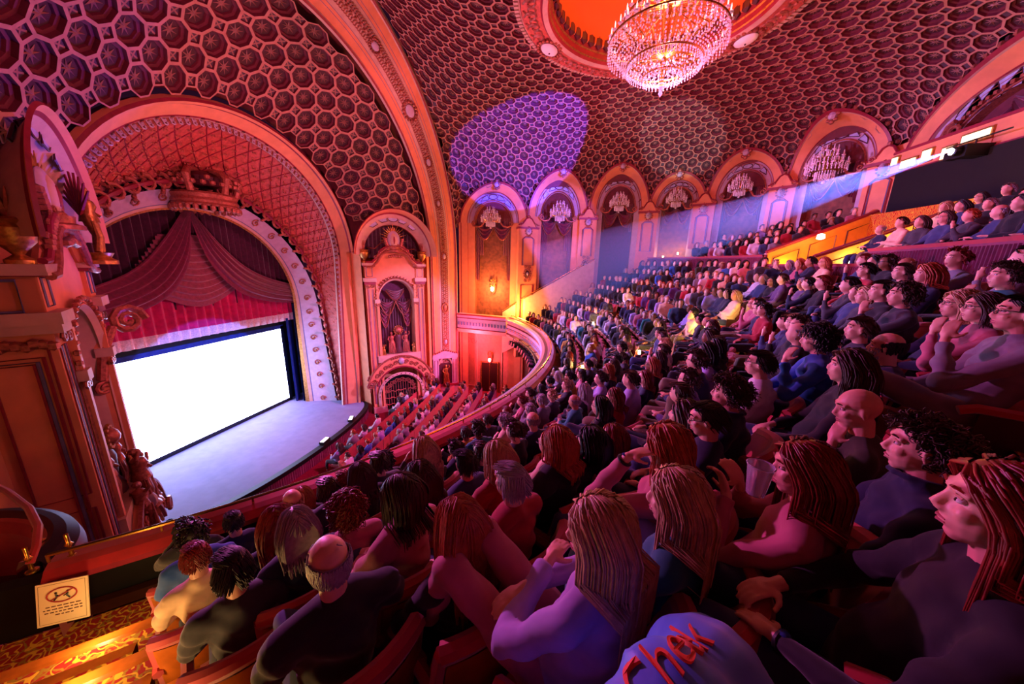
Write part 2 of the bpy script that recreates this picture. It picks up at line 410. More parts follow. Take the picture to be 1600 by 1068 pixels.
# backing shells that close the vaults from above
mb = MB()
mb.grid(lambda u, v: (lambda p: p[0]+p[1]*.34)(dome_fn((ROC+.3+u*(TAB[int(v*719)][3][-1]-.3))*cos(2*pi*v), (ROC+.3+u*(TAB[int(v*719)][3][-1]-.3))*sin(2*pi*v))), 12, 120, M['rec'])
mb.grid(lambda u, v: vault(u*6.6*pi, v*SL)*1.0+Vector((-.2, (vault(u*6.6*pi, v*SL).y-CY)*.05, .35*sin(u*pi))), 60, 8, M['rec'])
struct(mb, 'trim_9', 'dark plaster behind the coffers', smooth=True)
# ------------------------------------------------------------------ proscenium
mb = MB()
def ell(x, a, b, zc, ang, dz=0): return Vector((x, CY+a*cos(ang), zc+b*sin(ang)))
def eband(mb, secs, n=72, ornf=None):
    """secs: (x_top, x_base, a, b, zc, mat): half ellipse on jambs reaching the stage floor"""
    def pt(s, u):
        xt, xb, a, b, zc, _ = s; zb = -8.16
        if u < .25: k = u/.25; z = lerp(zb, zc, k); return Vector((lerp(xb, xt, .5*k), CY+a, z))
        if u > .75: k = (1-u)/.25; z = lerp(zb, zc, k); return Vector((lerp(xb, xt, .5*k), CY-a, z))
        g = (u-.25)/.5*pi; return Vector((lerp(xb, xt, .5+.5*sin(g)), CY+a*cos(g), zc+b*sin(g)))
    for s0, s1 in zip(secs, secs[1:]):
        mb.grid(lambda u, v: pt(s0, u).lerp(pt(s1, u), v), n, 1, s0[5])
    return pt
# inner frame, pale with gold roundels
D0 = (-15.0, -15.0, 4.28, 4.05, -2.4)
D1 = (-14.95, -14.8, 4.34, 4.13, -2.4)
C1 = (-14.6, -13.4, 4.82, 4.75, -2.4)
C2 = (-14.6, -13.6, 4.35, 4.85, -2.3)
secs = [(*D0, M['gold']), (*D1, M['cream']), (-14.9, -14.65, 4.42, 4.22, -2.4, M['blue']), (-14.88, -14.6, 4.45, 4.25, -2.4, M['pale']), (*C1, M['maroon'])]
ptf = eband(mb, secs)
mid = (-14.74, -14.1, 4.62, 4.5, -2.4, None); 
for k in range(64):
    u = (k+.5)/64; p = ptf(mid, u); p2 = ptf((*C1, None), u); nrm = Vector((1, 0, 0)); T = (ptf(mid, min(1, u+.004))-p).normalized(); Sd = (p2-p).normalized(); R = Matrix((Sd, T, Sd.cross(T))).transposed()
    if k % 2 == 0:
        mb.tube([p+Sd.cross(T)*.04+(Sd*cos(q)+T*sin(q))*(.17-.016*q) for q in [x*.8 for x in range(10)]], .03, M['orn'], 5, cap=False)
        mb.ball(p, .05, M['gold'], 6)
struct(mb, 'trim_10', 'pale inner frame of the stage opening with small gilt roundels')
# bold acanthus scroll moulding
mb = MB()
sm = (-14.5, -13.3, 4.95, 4.95, -2.35, None)
for k in range(60):
    u = (k+.5)/60; p = ptf(sm, u); T = (ptf(sm, min(1, u+.004))-p).normalized(); Nn = Vector((1, 0, 0)); Sd = T.cross(Nn).normalized(); sg = 1 if u < .5 else -1
    mb.tube([p+(Sd*cos(q)+T*sin(q)*sg)*(.28-.03*q)+Nn*.12 for q in [x*.7 for x in range(10)]], [.075-.004*x for x in range(10)], M['orn'], 6)
    for j in range(4): mb.ball(p+Sd*(.12+.08*j)*(1 if k % 2 else -1)+T*(.05*j)+Nn*.1, (.1, .07, .07), M['orn'], 6)
    mb.tube([p-T*.3*sg+Nn*.1, p+Nn*.16, p+T*.3*sg+Nn*.1], [.05, .09, .05], M['maroon'], 6)
struct(mb, 'trim_11', 'deep carved acanthus scroll round the stage opening')
# lattice coved panel, scroll band, orange band, outer moulding
mb = MB()
E0 = (-14.6, -13.3, 5.0, 5.0, -2.3); E1 = (-13.2, -12.9, 4.45, 4.55, 0)
# panel lerps between an ellipse and the outer circle
def cove(u, v):
    a = ptf((*E0, None), u)
    x1, R = -12.62, 4.95; 
    if u < .25: b = Vector((x1, CY+R, lerp(-8.16, 0, u/.25)))
    elif u > .75: b = Vector((x1, CY-R, lerp(-8.16, 0, (1-u)/.25)))
    else: g = (u-.25)/.5*pi; b = Vector((x1, CY+R*cos(g), R*.896*sin(g)))
    p = a.lerp(b, v); p.x -= .35*sin(pi*v)*.6; p.z += .0; return p
mb.grid(cove, 96, 12, M['panel'])
for i in range(1, 60):   # lattice ribs of the panel
    for s in (1, -1):
        pts = []
        for j in range(13):
            v = j/12; u = .25+(i/60)*.5+s*(v-.5)*.055
            if .25 <= u <= .75: pts.append(cove(u, v)+Vector((.02, 0, 0)))
        if len(pts) > 2 and i % 2 == 0: mb.tube(pts, .018, M['maroon'], 4, cap=False)
for i in range(40):
    for j in range(1, 9):
        u = .25+(i+.5*(j % 2))/40*.5; v = (j)/9.5; c = cove(u, v)
        for q in range(4):
            a = pi/4+pi/2*q; mb.ball(c+Vector((.03, cos(a)*.07, sin(a)*.07)), (.02, .045, .045), M['orn'], 5)
for i in range(30):     # brick-like jamb courses
    for sg in (0, 1):
        for j in range(6):
            u = (i+.5)/30*.25; u = u if sg == 0 else 1-u; c = cove(u, (j+.5+.3*(i % 2))/7); mb.box(c, (.3, .05, .2), M['panel'])
struct(mb, 'trim_12', 'gilt lattice panelled cove around the stage opening')
mb = MB()
def cband(mb, secs, n=80):
    for (x0, r0, mm), (x1, r1, _) in zip(secs, secs[1:]):
        def f(u, v):
            x = lerp(x0, x1, v); r = lerp(r0, r1, v)
            if u < .25: return Vector((x, CY+r-.45*(1-u/.25), lerp(-8.16, 0, u/.25)))
            if u > .75: return Vector((x, CY-r-.25*(1-u)*4, lerp(-8.16, 0, (1-u)/.25)))
            return semi(x, r, (u-.25)/.5*pi)
        mb.grid(f, n, 1, mm)
cband(mb, [(-12.7, 4.8, M['cream']), (-12.6, 4.77, M['orn']), (-12.58, 4.95, M['cream']), (-12.5, 4.97, M['maroon']), (-12.45, 5.02, M['peach']), (-12.1, 5.3, M['maroon']), (-12.0, 5.3, M['peach']), (-11.9, 5.36, M['maroon']), (-11.93, 5.46, M['peach']), (-12.05, 5.56, M['maroon']), (-12.4, 5.56, M['maroon'])])
for k in range(130):
    u = (k+.5)/130
    if u < .25: p = Vector((-12.56, CY+4.86, lerp(-8.16, 0, u/.25))); T = Vector((0, 0, 1)); Rr = Vector((0, 1, 0))
    elif u > .75: p = Vector((-12.56, CY-4.86, lerp(-8.16, 0, (1-u)/.25))); T = Vector((0, 0, 1)); Rr = Vector((0, -1, 0))
    else: g = (u-.25)/.5*pi; p = semi(-12.56, 4.86, g); T = Vector((0, -sin(g), cos(g))); Rr = Vector((0, cos(g), sin(g)))
    for sg in (-1, 1):
        mb.tube([p+Rr*.045*sg+(Rr*cos(q*sg)+T*sin(q))*(.09-.012*q) for q in [x*.9 for x in range(7)]], .024, M['pale'], 4, cap=False)
    if .25 < u < .75 and k % 2: mb.box(p+Rr*.17+Vector((.06, 0, 0)), (.06, .12, .16), M['dark'], Matrix((Vector((1, 0, 0)), T, Rr)).transposed(), .2)
struct(mb, 'trim_13', 'outer proscenium arch of orange band and fine scroll moulding')

# ---- crown over the stage
cr = thing('crown', 'large carved gilt crown at the top centre of the stage opening', 'crown', (-14.3, CY, 1.75))
mb = MB(); mb.lathe((0, 0, 0), [(1.0, 0), (1.04, .06), (.98, .12), (1.02, .2), (.96, .3), (1.02, .42), (.95, .5), (.9, .5), (.9, 0)], M['orn'], 32)
for k in range(26): a = 2*pi*k/26; mb.ball((1.0*cos(a), 1.0*sin(a), -.06), (.1, .1, .14), M['orn'], 6)
mb.build('crown_band', cr)
mb = MB()
for k in range(12):
    a = 2*pi*k/12; c = Vector((cos(a), sin(a), 0)); T = Vector((-sin(a), cos(a), 0))
    pts = [c*.95+Vector((0, 0, .5)), c*1.05+Vector((0, 0, .8)), c*1.12+Vector((0, 0, 1.0)), c*.95+Vector((0, 0, 1.2)), c*.55+Vector((0, 0, 1.3)), Vector((0, 0, 1.25))]
    if k % 2 == 0: mb.tube(pts, [.12, .1, .13, .1, .08, .06], M['orn'], 8)
    for s in (-1, 0, 1): mb.ball(c*1.05+T*s*.13+Vector((0, 0, .8+(.18 if s == 0 else 0))), .1, M['orn'], 6)
mb.ball((0, 0, 1.0), (.72, .72, .32), M['dark'], 14)
mb.ball((0, 0, 1.5), .13, M['gold'], 8); mb.box((0, 0, 1.75), (.06, .06, .36), M['gold']); mb.box((0, 0, 1.8), (.06, .26, .07), M['gold'])
mb.build('crown_arches', cr)

# ---- stage curtains
def swag(mb, top, bot, m, nf=7, dep=.14, nu=40, nv=40, x=0, sag=0):
    """loft from polyline top to polyline bot with folds running along the lines"""
    def ev(P, t):
        t = t*(len(P)-1); i = min(int(t), len(P)-2); f = t-i
        p0 = Vector(P[max(0, i-1)]); p1 = Vector(P[i]); p2 = Vector(P[i+1]); p3 = Vector(P[min(len(P)-1, i+2)])
        return .5*((2*p1)+(p2-p0)*f+(2*p0-5*p1+4*p2-p3)*f*f+(3*p1-3*p2+p3-p0)*f**3)
    def f(u, v):
        p = ev(top, u).lerp(ev(bot, u), v); k = sin(pi*v*nf*2+1.5*sin(3*u)); w = min(1, 3*(v+.02))
        return p+Vector((dep*k*(1-v**5)*(1-(1-v)**8)+.12*sin(pi*v), 0, -.03*k-sag*sin(pi*u)*v))
    mb.grid(f, nu, nv*2, m)
def pleats(mb, y0, y1, z0, z1, x, m, n=20, dep=.12, nu=None, ztop=None):
    nu = nu or n*8
    mb.grid(lambda u, v: (x+dep*sin(2*pi*n*u+.6*sin(9*u)), lerp(y0, y1, u), lerp(z0, z1, v)+.02*sin(2*pi*n*u)), nu, 4, m)
def yy(w): return CY+w
crt = thing('stage_curtain', 'burgundy swagged stage drapery hanging under the gilt crown', 'curtain', (0, 0, 0))
for s, nm in ((1, 'swag'), (-1, 'swag')):
    mb = MB()
    swag(mb, [(-15.25, yy(0*s), 1.9), (-15.25, yy(1.0*s), .55), (-15.2, yy(2.0*s), -.45), (-15.2, yy(3.2*s), -1.05), (-15.25, yy(4.9*s), -1.5)],
         [(-15.2, yy(.0*s), 1.5), (-15.1, yy(.35*s), -.2), (-15.05, yy(1.3*s), -1.5), (-15.1, yy(2.8*s), -2.15), (-15.25, yy(4.9*s), -2.5)], M['vel'], 5, .07, 60, 60)
    mb.build('swag', crt)
mb = MB()
swag(mb, [(-15.5, yy(-1.0), .7), (-15.45, yy(0), .8), (-15.5, yy(1.0), .7)], [(-15.45, yy(-2.3), -.9), (-15.38, yy(0), -1.6), (-15.45, yy(2.3), -.9)], mat('dusty_rose_velvet', '8a4058', .85, var=.3, scale=9, sheen=.5), 11, .05, 50, 60, sag=.5)
mb.build('centre_swag', crt)
mb = MB(); pleats(mb, yy(-4.8), yy(4.8), 2.2, -2.2, -15.75, M['velp'], 34, .1); mb.build('back_drape', crt)
va = thing('valance_curtain', 'crimson pleated valance with white fringe above the screen', 'curtain', (0, 0, 0))
mb = MB(); pleats(mb, yy(-4.7), yy(4.7), -1.4, -3.05, -15.6, M['valance'], 26, .09); mb.build('valance', va)
mb = MB(); pleats(mb, yy(-4.7), yy(4.7), -3.03, -3.42, -15.58, M['fringe'], 26, .09); mb.build('fringe', va, label='white fringe')
for s, w in ((1, 'right'), (-1, 'left')):
    mb = MB(); mb.grid(lambda u, v: (-15.5-.5*u, yy(s*(4.18+.75*u+.09*sin(u*30))), lerp(-3.3, -8.16, v)), 40, 6, M['bluec']); mb.grid(lambda u, v: (-15.15-.3*u, yy(s*(4.3+.75*u+.06*sin(u*40))), lerp(-2.5, -8.16, v)), 40, 6, M['bluec'])
    mb.build('leg_curtain', label='dark blue stage leg curtain at the %s edge of the screen' % w, cat='curtain')
mb = MB(); mb.box((-16.15, 12, -6.0), (.05, 7.9, 5.0), M['black']); mb.box((-16.3, 12, -3), (.1, 12, 12), M['black'])
struct(mb, 'wall_stage', 'black back wall of the stage')
scr = thing('cinema_screen', 'large blank white lit projection screen on the stage', 'screen', (-16, CY, -8.16))
mb = MB(); SCM = mat('lit_screen', (.55, .60, 1), emit=10, var=0); mb.add([(.0, -4.2, .18), (0, 4.2, .18), (0, 4.2, 4.26), (0, -4.2, 4.26)], [(0, 1, 2, 3)], SCM); mb.build('screen_sheet', scr, False)
mb = MB(); mb.box((-.02, 0, .09), (.06, 8.6, .18), M['blackp']); mb.box((-.02, 0, 4.36), (.06, 8.8, .2), M['bluec']); mb.box((-.02, 4.3, 2.2), (.06, .2, 4.4), M['blackp']); mb.box((-.02, -4.3, 2.2), (.06, .2, 4.4), M['blackp']); mb.build('screen_frame', scr, False)
# stage
mb = MB()
def edge(u): a = -pi/2+pi*u; return (-12.15+1.55*cos(a)**.7 if cos(a) > 0 else -12.15, 11.7+4.8*sin(a))
n = 48; E_ = [edge(i/n) for i in range(n+1)]
mb.add([(-16.3, 6.0, -8.16)]+[(-12.15, 6.4, -8.16)]+[(x, y, -8.16) for x, y in E_]+[(-12.15, 17, -8.16), (-16.3, 17.2, -8.16)], [tuple(range(n+5))], M['stagef'])
struct(mb, 'floor_stage', 'grey stage floor with bowed front', smooth=False)
mb = MB(); mb.grid(lambda u, v: (lambda e: (e[0]+.02+.02*sin(u*900), e[1], lerp(-8.30, ZF, v)))(edge(u)), 400, 1, M['vel'])
mb.grid(lambda u, v: (lambda e: (e[0]+.06, e[1], lerp(-8.14, -8.32, v)))(edge(u)), 60, 1, M['blackp']); mb.grid(lambda u, v: (lambda e: (lerp(e[0]-.18, e[0]+.06, v), e[1], -8.14))(edge(u)), 60, 1, M['blackp'])
struct(mb, 'trim_14', 'pleated dark red skirt under the black stage lip')
for k, (px, py, w) in enumerate([(-11.0, 14.2, 'farther along the curve'), (-10.75, 12.0, 'nearer the camera')]):
    t = thing('footlight', 'white rectangular footlight on the stage lip, '+w, 'light', (px, py, -8.14), radians(8 if k else 25), group=None)
    mb = MB(); mb.box((0, 0, .05), (.22, .5, .1), M['blackp']); mb.build('housing', t, False)
    mb = MB(); mb.box((0, 0, .11), (.16, .42, .02), mat('footlight_glow', (.9, .8, .9), emit=2)); mb.build('lamp_panel', t, False)
mb = MB(); mb.box((-12.4, 16.55, -7.9), (.35, .35, .5), M['blackp'], Matrix.Rotation(.5, 3, 'Z')); mb.box((-12.2, 16.45, -7.9), (.02, .26, .4), M['dark'], Matrix.Rotation(.5, 3, 'Z'))
mb.build('speaker_cabinet', None, False, label='small black speaker box on the right corner of the stage', cat='speaker')
# stalls floor
mb = MB(); mb.add([(-16.3, -4, ZF), (13, -4, ZF), (13, 25, ZF), (-16.3, 25, ZF)], [(0, 1, 2, 3)], M['redc']); struct(mb, 'floor', 'dark red carpeted stalls floor', smooth=False)
# ------------------------------------------------------------------ organ unit walls (local u along the wall, z up, v out of the wall)
def flat_poly(mb, F, pts, v, m, thick=.06):
    """outline in (u,z) with real thickness on a wall frame"""
    a = [F(u, z, v) for u, z in pts]; b = [F(u, z, v-thick) for u, z in pts]; n = len(pts)
    mb.add(a+b, [tuple(range(n))]+[(i, (i+1) % n, n+(i+1) % n, n+i) for i in range(n)], m)
def arcpts(uc, zc, a, b, a0, a1, n=24): return [(uc+a*cos(lerp(a0, a1, i/n)), zc+b*sin(lerp(a0, a1, i/n))) for i in range(n+1)]
def wall_arc(mb, F, uc, zc, a0, b0, v0, a1, b1, v1, m, s=0, e=pi, n=40):
    mb.grid(lambda u, v: F(uc+lerp(a0, a1, v)*cos(lerp(s, e, u)), zc+lerp(b0, b1, v)*sin(lerp(s, e, u)), lerp(v0, v1, v)), n, 1, m)
def wbox(mb, F, u0, u1, z0, z1, v0, v1, m):
    P = [F(u, z, v) for v in (v0, v1) for u, z in ((u0, z0), (u1, z0), (u1, z1), (u0, z1))]
    mb.add(P, [(0, 1, 2, 3), (7, 6, 5, 4), (0, 4, 5, 1), (1, 5, 6, 2), (2, 6, 7, 3), (3, 7, 4, 0)], m)
def outline(mb, F, pts, v, m, r=.02, closed=True): mb.tube([F(u, z, v) for u, z in pts], r, m, 4, closed=closed)
def spiral(mb, F, u, z, v, r, m, sg=1, turns=1.5, th=.03, a0=0):
    k = int(turns*9); mb.tube([F(u+cos(a0+sg*q)*r*(1-q/(turns*2*pi)*.85), z+sin(a0+sg*q)*r*(1-q/(turns*2*pi)*.85), v) for q in [turns*2*pi*i/k for i in range(k+1)]], [th*(1-.4*i/k) for i in range(k+1)], m, 6)
def figure(mb, base, h, m, R=None, seed=0, lean=0):
    """a small standing draped statue: one continuous turned body with arms, head and pedestal"""
    r = random.Random(seed); B = Vector(base); R = R or Matrix.Identity(3)
    def P(x, y, z): return B+R @ Vector((x*h, y*h, z*h))
    def seg(pts, rr, n=10): mb.tube([P(*p) for p in pts], [q*h for q in rr], m, n)
    seg([(-.06, 0, 0), (-.07, .01, .15), (-.06, .03, .28), (-.05, 0, .45), (-.02, 0, .55)], [.04, .05, .055, .08, .09])
    seg([(.07, .05, 0), (.06, .05, .15), (.06, .07, .28), (.05, .02, .45), (.02, 0, .55)], [.04, .045, .055, .08, .09])
    seg([(0, 0, .48), (0, 0, .56), (0, 0, .64), (0, .01, .73), (0, 0, .80), (0, 0, .84)], [.12, .105, .08, .105, .09, .035])
    seg([(0, 0, .82), (0, .01, .87)], [.035, .03]); mb.ball(P(0, .015, .92), (.05*h, .055*h, .07*h), m, 10, R); mb.ball(P(0, -.02, .945), (.06*h, .06*h, .055*h), m, 8, R)
    seg([(-.11, 0, .79), (-.17, .02, .66), (-.12, .12, .58)], [.035, .028, .02]); seg([(.11, 0, .79), (.18, .03, .88), (.13, .06, .99)], [.035, .028, .02])
    for k in range(5): seg([(-.12+.06*k, .05+.02*(k % 2), .5), (-.13+.06*k, .07, .25), (-.12+.07*k, .04, .02)], [.02, .03, .035], 6)
def organ_unit(sg, where):
    A, d, n, L = NF[sg]
    if n.dot(Vector((0, CY, 0))-A) < 0: n = -n
    def F(u, z, v): return Vector((A.x+d.x*u+n.x*v, A.y+d.y*u+n.y*v, z))
    uc = 1.38
    mb = MB()
    # flat wall and its arch reveal
    wbox(mb, F, -.65, 3.6, ZF, .2, -.9, -.75, M['peach'])
    pv = .95 if sg > 0 else .45; wall_arc(mb, F, uc, .2, 2.12, 2.3, pv, 2.0, 2.2, .35, M['peach']); wall_arc(mb, F, uc, .2, 2.15, 2.35, pv-.05, 2.12, 2.3, pv, M['maroon'])
    wall_arc(mb, F, uc, .2, 2.0, 2.2, .35, 1.95, 2.12, .3, M['maroon']); wall_arc(mb, F, uc, .2, 1.95, 2.12, .3, 1.55, 1.62, -.05, M['cream']); wall_arc(mb, F, uc, .2, 1.55, 1.62, -.05, 1.52, 1.58, -.1, M['orn'])
    wall_arc(mb, F, uc, .2, 1.52, 1.58, -.1, 1.5, 1.55, -.7, M['dark'])
    flat_poly(mb, F, arcpts(uc, .2, 1.55, 1.6, 0, pi), -.7, M['velp'])
    for q in (-2, -1, 0, 1, 2):      # blue painted panels of the lunette band
        a = pi/2-q*.32; c = (uc+1.77*cos(a), .2+1.9*sin(a)); T = (-sin(a), cos(a)); N_ = (cos(a), sin(a)); w = .3; h_ = .13
        if q == 0: pts = [(c[0]+.26*cos(b)*T[0]+.14*sin(b)*N_[0], c[1]+.26*cos(b)*T[1]+.14*sin(b)*N_[1]) for b in [2*pi*i/16 for i in range(16)]]
        else:
            s_ = 1 if q > 0 else -1; pts = [(c[0]+x*T[0]*s_*1+y*N_[0], c[1]+x*T[1]*s_+y*N_[1]) for x, y in ((.24, .13), (.24, -.13), (-.05, -.12), (-.26, .12))]
        flat_poly(mb, F, pts, .17, M['lune'], .02); outline(mb, F, pts, .175, M['dark'], .02)
    struct(mb, 'wall_organ', 'arched wall recess behind the organ grille bay '+where)
    # curtains behind
    cu = thing('arch_drape', 'dark plum drapery hanging in the arch above the organ bay '+where, 'curtain')
    mb = MB(); 
    mb.grid(lambda u, v: F(lerp(-.1, 2.9, u), lerp(.05, 1.75, v)*1.0-(abs(u-.5)*1.2)**2*v, -.55+.06*sin(u*90)), 100, 4, M['velp']); mb.build('drape', cu)
    mb = MB()
    for s in (-1, 1): outline(mb, F, [(uc+s*x, 1.5-z) for x, z in ((.1, 0), (.5, .6), (.9, .95), (1.3, .9))], -.45, M['orn'], .03, False)
    mb.build('tassel_cord', cu)
    # body of the organ front
    t = thing('organ_front', 'tall ornate cream and gilt organ front with arched grille '+where, 'organ front', F(uc, ZF, 0))
    off = -t.location
    def bd(mb, nm, lab=None): mb.v = [(x+off.x, y+off.y, z+off.z) for x, y, z in mb.v]; o = mb.build(nm, t); tag(o, lab); return o
    mb = MB(); U0, U1 = -.2, 2.96
    for a, b, v0, v1 in ((U0, U0+.45, -.7, .12), (U1-.45, U1, -.7, .12), (U0+.5, U0+.62, -.7, .22), (U1-.62, U1-.5, -.7, .22)):
        wbox(mb, F, a, b, ZF, -1.35, v0, v1, M['peach'])
    wbox(mb, F, U0-.05, U0+.7, ZF, ZF+.35, -.7, .3, M['cream']); wbox(mb, F, U1-.7, U1+.05, ZF, ZF+.35, -.7, .3, M['cream'])
    for a, b in ((U0, U0+.45), (U1-.45, U1)):
        for e_ in (.08, .14): outline(mb, F, [(a+e_, -8.2), (b-e_, -8.2), (b-e_, -1.6), (a+e_, -1.6)], .13, M['blue'] if e_ > .1 else M['maroon'], .018)
        wbox(mb, F, a-.06, b+.06, -1.35, -1.2, -.7, .2, M['maroon']); wbox(mb, F, a-.1, b+.1, -1.2, -1.0, -.7, .28, M['cream']); wbox(mb, F, a, b, -1.0, -.35, -.7, .12, M['peach'])
        outline(mb, F, [(a+.08, -.92), (b-.08, -.92), (b-.08, -.45), (a+.08, -.45)], .13, M['blue'], .018)
        wbox(mb, F, a-.12, b+.12, -.35, -.22, -.7, .26, M['cream']); wbox(mb, F, a-.07, b+.07, -.42, -.35, -.7, .2, M['maroon'])
        for s in (0, 1): spiral(mb, F, a+.1+s*(b-a-.2), -1.45, .2, .1, M['orn'], 1 if s else -1)
    if sg < 0:      # deep return of the near pilaster with sunk panels
        wbox(mb, F, U1-.3, U1, ZF, -1.35, -1.7, -.6, M['peach']); wbox(mb, F, U1-.4, U1+.08, -1.35, -1.05, -1.8, .25, M['cream']); wbox(mb, F, U1-.3, U1, -1.05, -.4, -1.7, .1, M['peach']); wbox(mb, F, U1-.4, U1+.1, -.4, -.22, -1.8, .26, M['cream'])
        for e_, m_ in ((0, 'maroon'), (.07, 'blue'), (.11, 'maroon')): mb.tube([F(U1+.02, z, u) for u, z in ((-1.5+e_, -8.3), (-.05-e_, -8.3), (-.05-e_, -1.75-e_), (-1.5+e_, -1.75-e_))], .025, M[m_], 4, closed=True)
        mb.tube([F(U1+.02, z, u) for u, z in ((-1.4, -.98), (-.1, -.98), (-.1, -.48), (-1.4, -.48))], .025, M['blue'], 4, closed=True)
        for k in range(12): mb.ball(F(U1+.05, -1.5-.03*(k % 3), -.9+.09*k), .09, M['orn'], 5)
    # side returns
    for U, s in ((U0, -1), (U1, 1)):
        for z0, z1 in ((-8.2, -4.7), (-4.4, -1.6)): outline(mb, lambda u, z, v: F(U+s*.01, z, u), [(-.6, z0), (.02, z0), (.02, z1), (-.6, z1)], 0, M['maroon'], .02)
    bd(mb, 'pilasters')
    mb = MB()   # broken curved pediment
    def S_(m_, r, v, dz=0): 
        for s in (-1, 1): mb.tube([F(uc+s*x, z+dz, v) for x, z in ((1.5, -.3), (1.2, -.28), (.95, -.05), (.7, .35), (.45, .5), (.2, .52), (0, .54))], r, m_, 8)
    S_(M['peach'], .12, .1); S_(M['maroon'], .06, .2, .12); S_(M['orn'], .07, .24, -.12)
    pts = [(uc-1.5, -.35)]+[(uc-.95, -.1), (uc-.7, .3), (uc-.3, .48), (uc+.3, .48), (uc+.7, .3), (uc+.95, -.1), (uc+1.5, -.35), (uc+1.3, -.8)]+arcpts(uc, -2.2, .98, 1.1, 0, pi)+[(uc-1.3, -.8)]
    flat_poly(mb, F, pts[::-1], .05, M['peach'], .5)
    for k in range(26):
        x = -1.0+2.0*k/25; z = .5-.62*abs(x)**2+.17; mb.ball(F(uc+x, z, .2), (.09, .09, .08), M['orn'], 6)
        if k % 3 == 0: spiral(mb, F, uc+x, z+.06, .2, .1, M['orn'], 1 if x > 0 else -1)
    for k in range(7): mb.ball(F(uc-.3+.1*k, .2-.02*abs(k-3), .25), .09, M['orn'], 6)
    bd(mb, 'pediment')
    mb = MB()   # niche: arch mouldings, curtains, figures
    for a_, b_, v0, v1, m in ((1.12, 1.25, .14, .2, 'orn'), (1.02, 1.15, .2, .1, 'cream'), (.98, 1.1, .1, -.35, 'cream')):
        wall_arc(mb, F, uc, -2.2, a_, b_, v0, a_-.08, b_-.08, v1, M[m])
        for s in (-1, 1): mb.grid(lambda u, v: F(uc+s*lerp(a_, a_-.08, v), lerp(-5.3, -2.2, u), lerp(v0, v1, v)), 2, 1, M[m])
    for k in range(22): a = pi*k/21; mb.ball(F(uc+1.14*cos(a), -2.2+1.28*sin(a), .2), .06, M['orn'], 5)
    for s in (-1, 1):
        wbox(mb, F, uc+s*1.05-.14, uc+s*1.05+.14, -2.35, -2.15, 0, .28, M['cream'])
        for q in (0, 1): spiral(mb, F, uc+s*(1.05+.08-.16*q), -2.45, .22, .09, M['orn'], s)
        wbox(mb, F, uc+s*1.1-.08, uc+s*1.1+.08, -5.3, -2.5, -.1, .12, M['peach'])
    wbox(mb, F, uc-1.2, uc+1.2, -5.75, -5.35, -.7, .25, M['cream'])
    bd(mb, 'niche_frame')
    mb = MB(); flat_poly(mb, F, [(uc-1, -5.4), (uc+1, -5.4)]+arcpts(uc, -2.2, 1, 1.1, 0, pi), -.5, M['velp'])
    mb.grid(lambda u, v: F(uc-.95+1.9*u, lerp(-5.3, -2.2, v), -.42+.05*sin(u*80)), 100, 3, M['velp'])
    for i, (x0, x1, zt, sg_) in enumerate(((-.9, 0, -2.2, .8), (0, .9, -2.2, .8), (-.95, -.3, -2.6, 1.1), (.3, .95, -2.6, 1.1), (-.5, .5, -1.6, .55))):
        mb.grid(lambda u, v: F(uc+lerp(x0, x1, u), zt-.1*v-sg_*sin(pi*u)*(.25+.75*v), -.3+.06*sin(v*22)+.02*i), 20, 24, M['vel'])
        outline(mb, F, [(uc+lerp(x0, x1, q/10), zt-.12-sg_*sin(pi*q/10)) for q in range(11)], -.2, M['orn'], .03, False)
    bd(mb, 'niche_curtain', 'plum swagged curtain in the niche')
    mb = MB(); R = Matrix((d, n, Vector((0, 0, 1)))).transposed()
    for k, (x, h) in enumerate(((-.38, 1.25), (.42, 1.25))): figure(mb, F(uc+x, -5.3, .0), h, M['orn'], R, k)
    for x in (-.85, .85): figure(mb, F(uc+x, -5.35, .1), .62, M['gold'], R, 5)
    mb.lathe(F(uc, -5.3, -.15), [(.3, 0), (.3, .2), (.22, .4), (.26, .9), (.2, 1.1), (.1, 1.2)], M['dark'], 12); mb.ball(F(uc, -3.95, .05), (.2, .2, .2), M['orn'], 12)
    for k in range(14): a = 2*pi*k/14; mb.ball(F(uc+.24*cos(a), -3.95+.24*sin(a), .08), .05, M['gold'], 5)
    bd(mb, 'figure_group', 'gilt statues and central medallion')
    mb = MB()  # segmental hood with scrollwork
    pts = arcpts(uc, -7.6, 1.95, 2.15, .35, pi-.35)+arcpts(uc, -7.6, 1.45, 1.5, pi-.5, .5)
    flat_poly(mb, F, pts, .35, M['peach'], .5)
    for a_, b_, m in ((1.97, 2.18, 'orn'), (1.48, 1.53, 'maroon')): outline(mb, F, arcpts(uc, -7.6, a_, b_, .35, pi-.35), .38, M[m], .05, False)
    for k in range(13):
        a = .5+(pi-1)*k/12; spiral(mb, F, uc+1.7*cos(a), -7.6+1.82*sin(a), .4, .14, M['orn'], 1 if k % 2 else -1)
    spiral(mb, F, uc-1.75, -6.95, .45, .22, M['orn'], 1, 2, .06); spiral(mb, F, uc+1.75, -6.95, .45, .22, M['orn'], -1, 2, .06)
    mb.ball(F(uc, -5.72, .42), (.2, .12, .2), M['pale'], 10)
    for k in range(10): mb.ball(F(uc-.5+.11*k, -5.42-.03*abs(k-4.5), .4), .07, M['orn'], 5)
    bd(mb, 'hood')
    mb = MB()  # arched grille
    wall_arc(mb, F, uc, -7.75, 1.35, 1.3, .25, 1.2, 1.16, .3, M['cream']); wall_arc(mb, F, uc, -7.75, 1.2, 1.16, .3, 1.1, 1.06, .0, M['peach'])
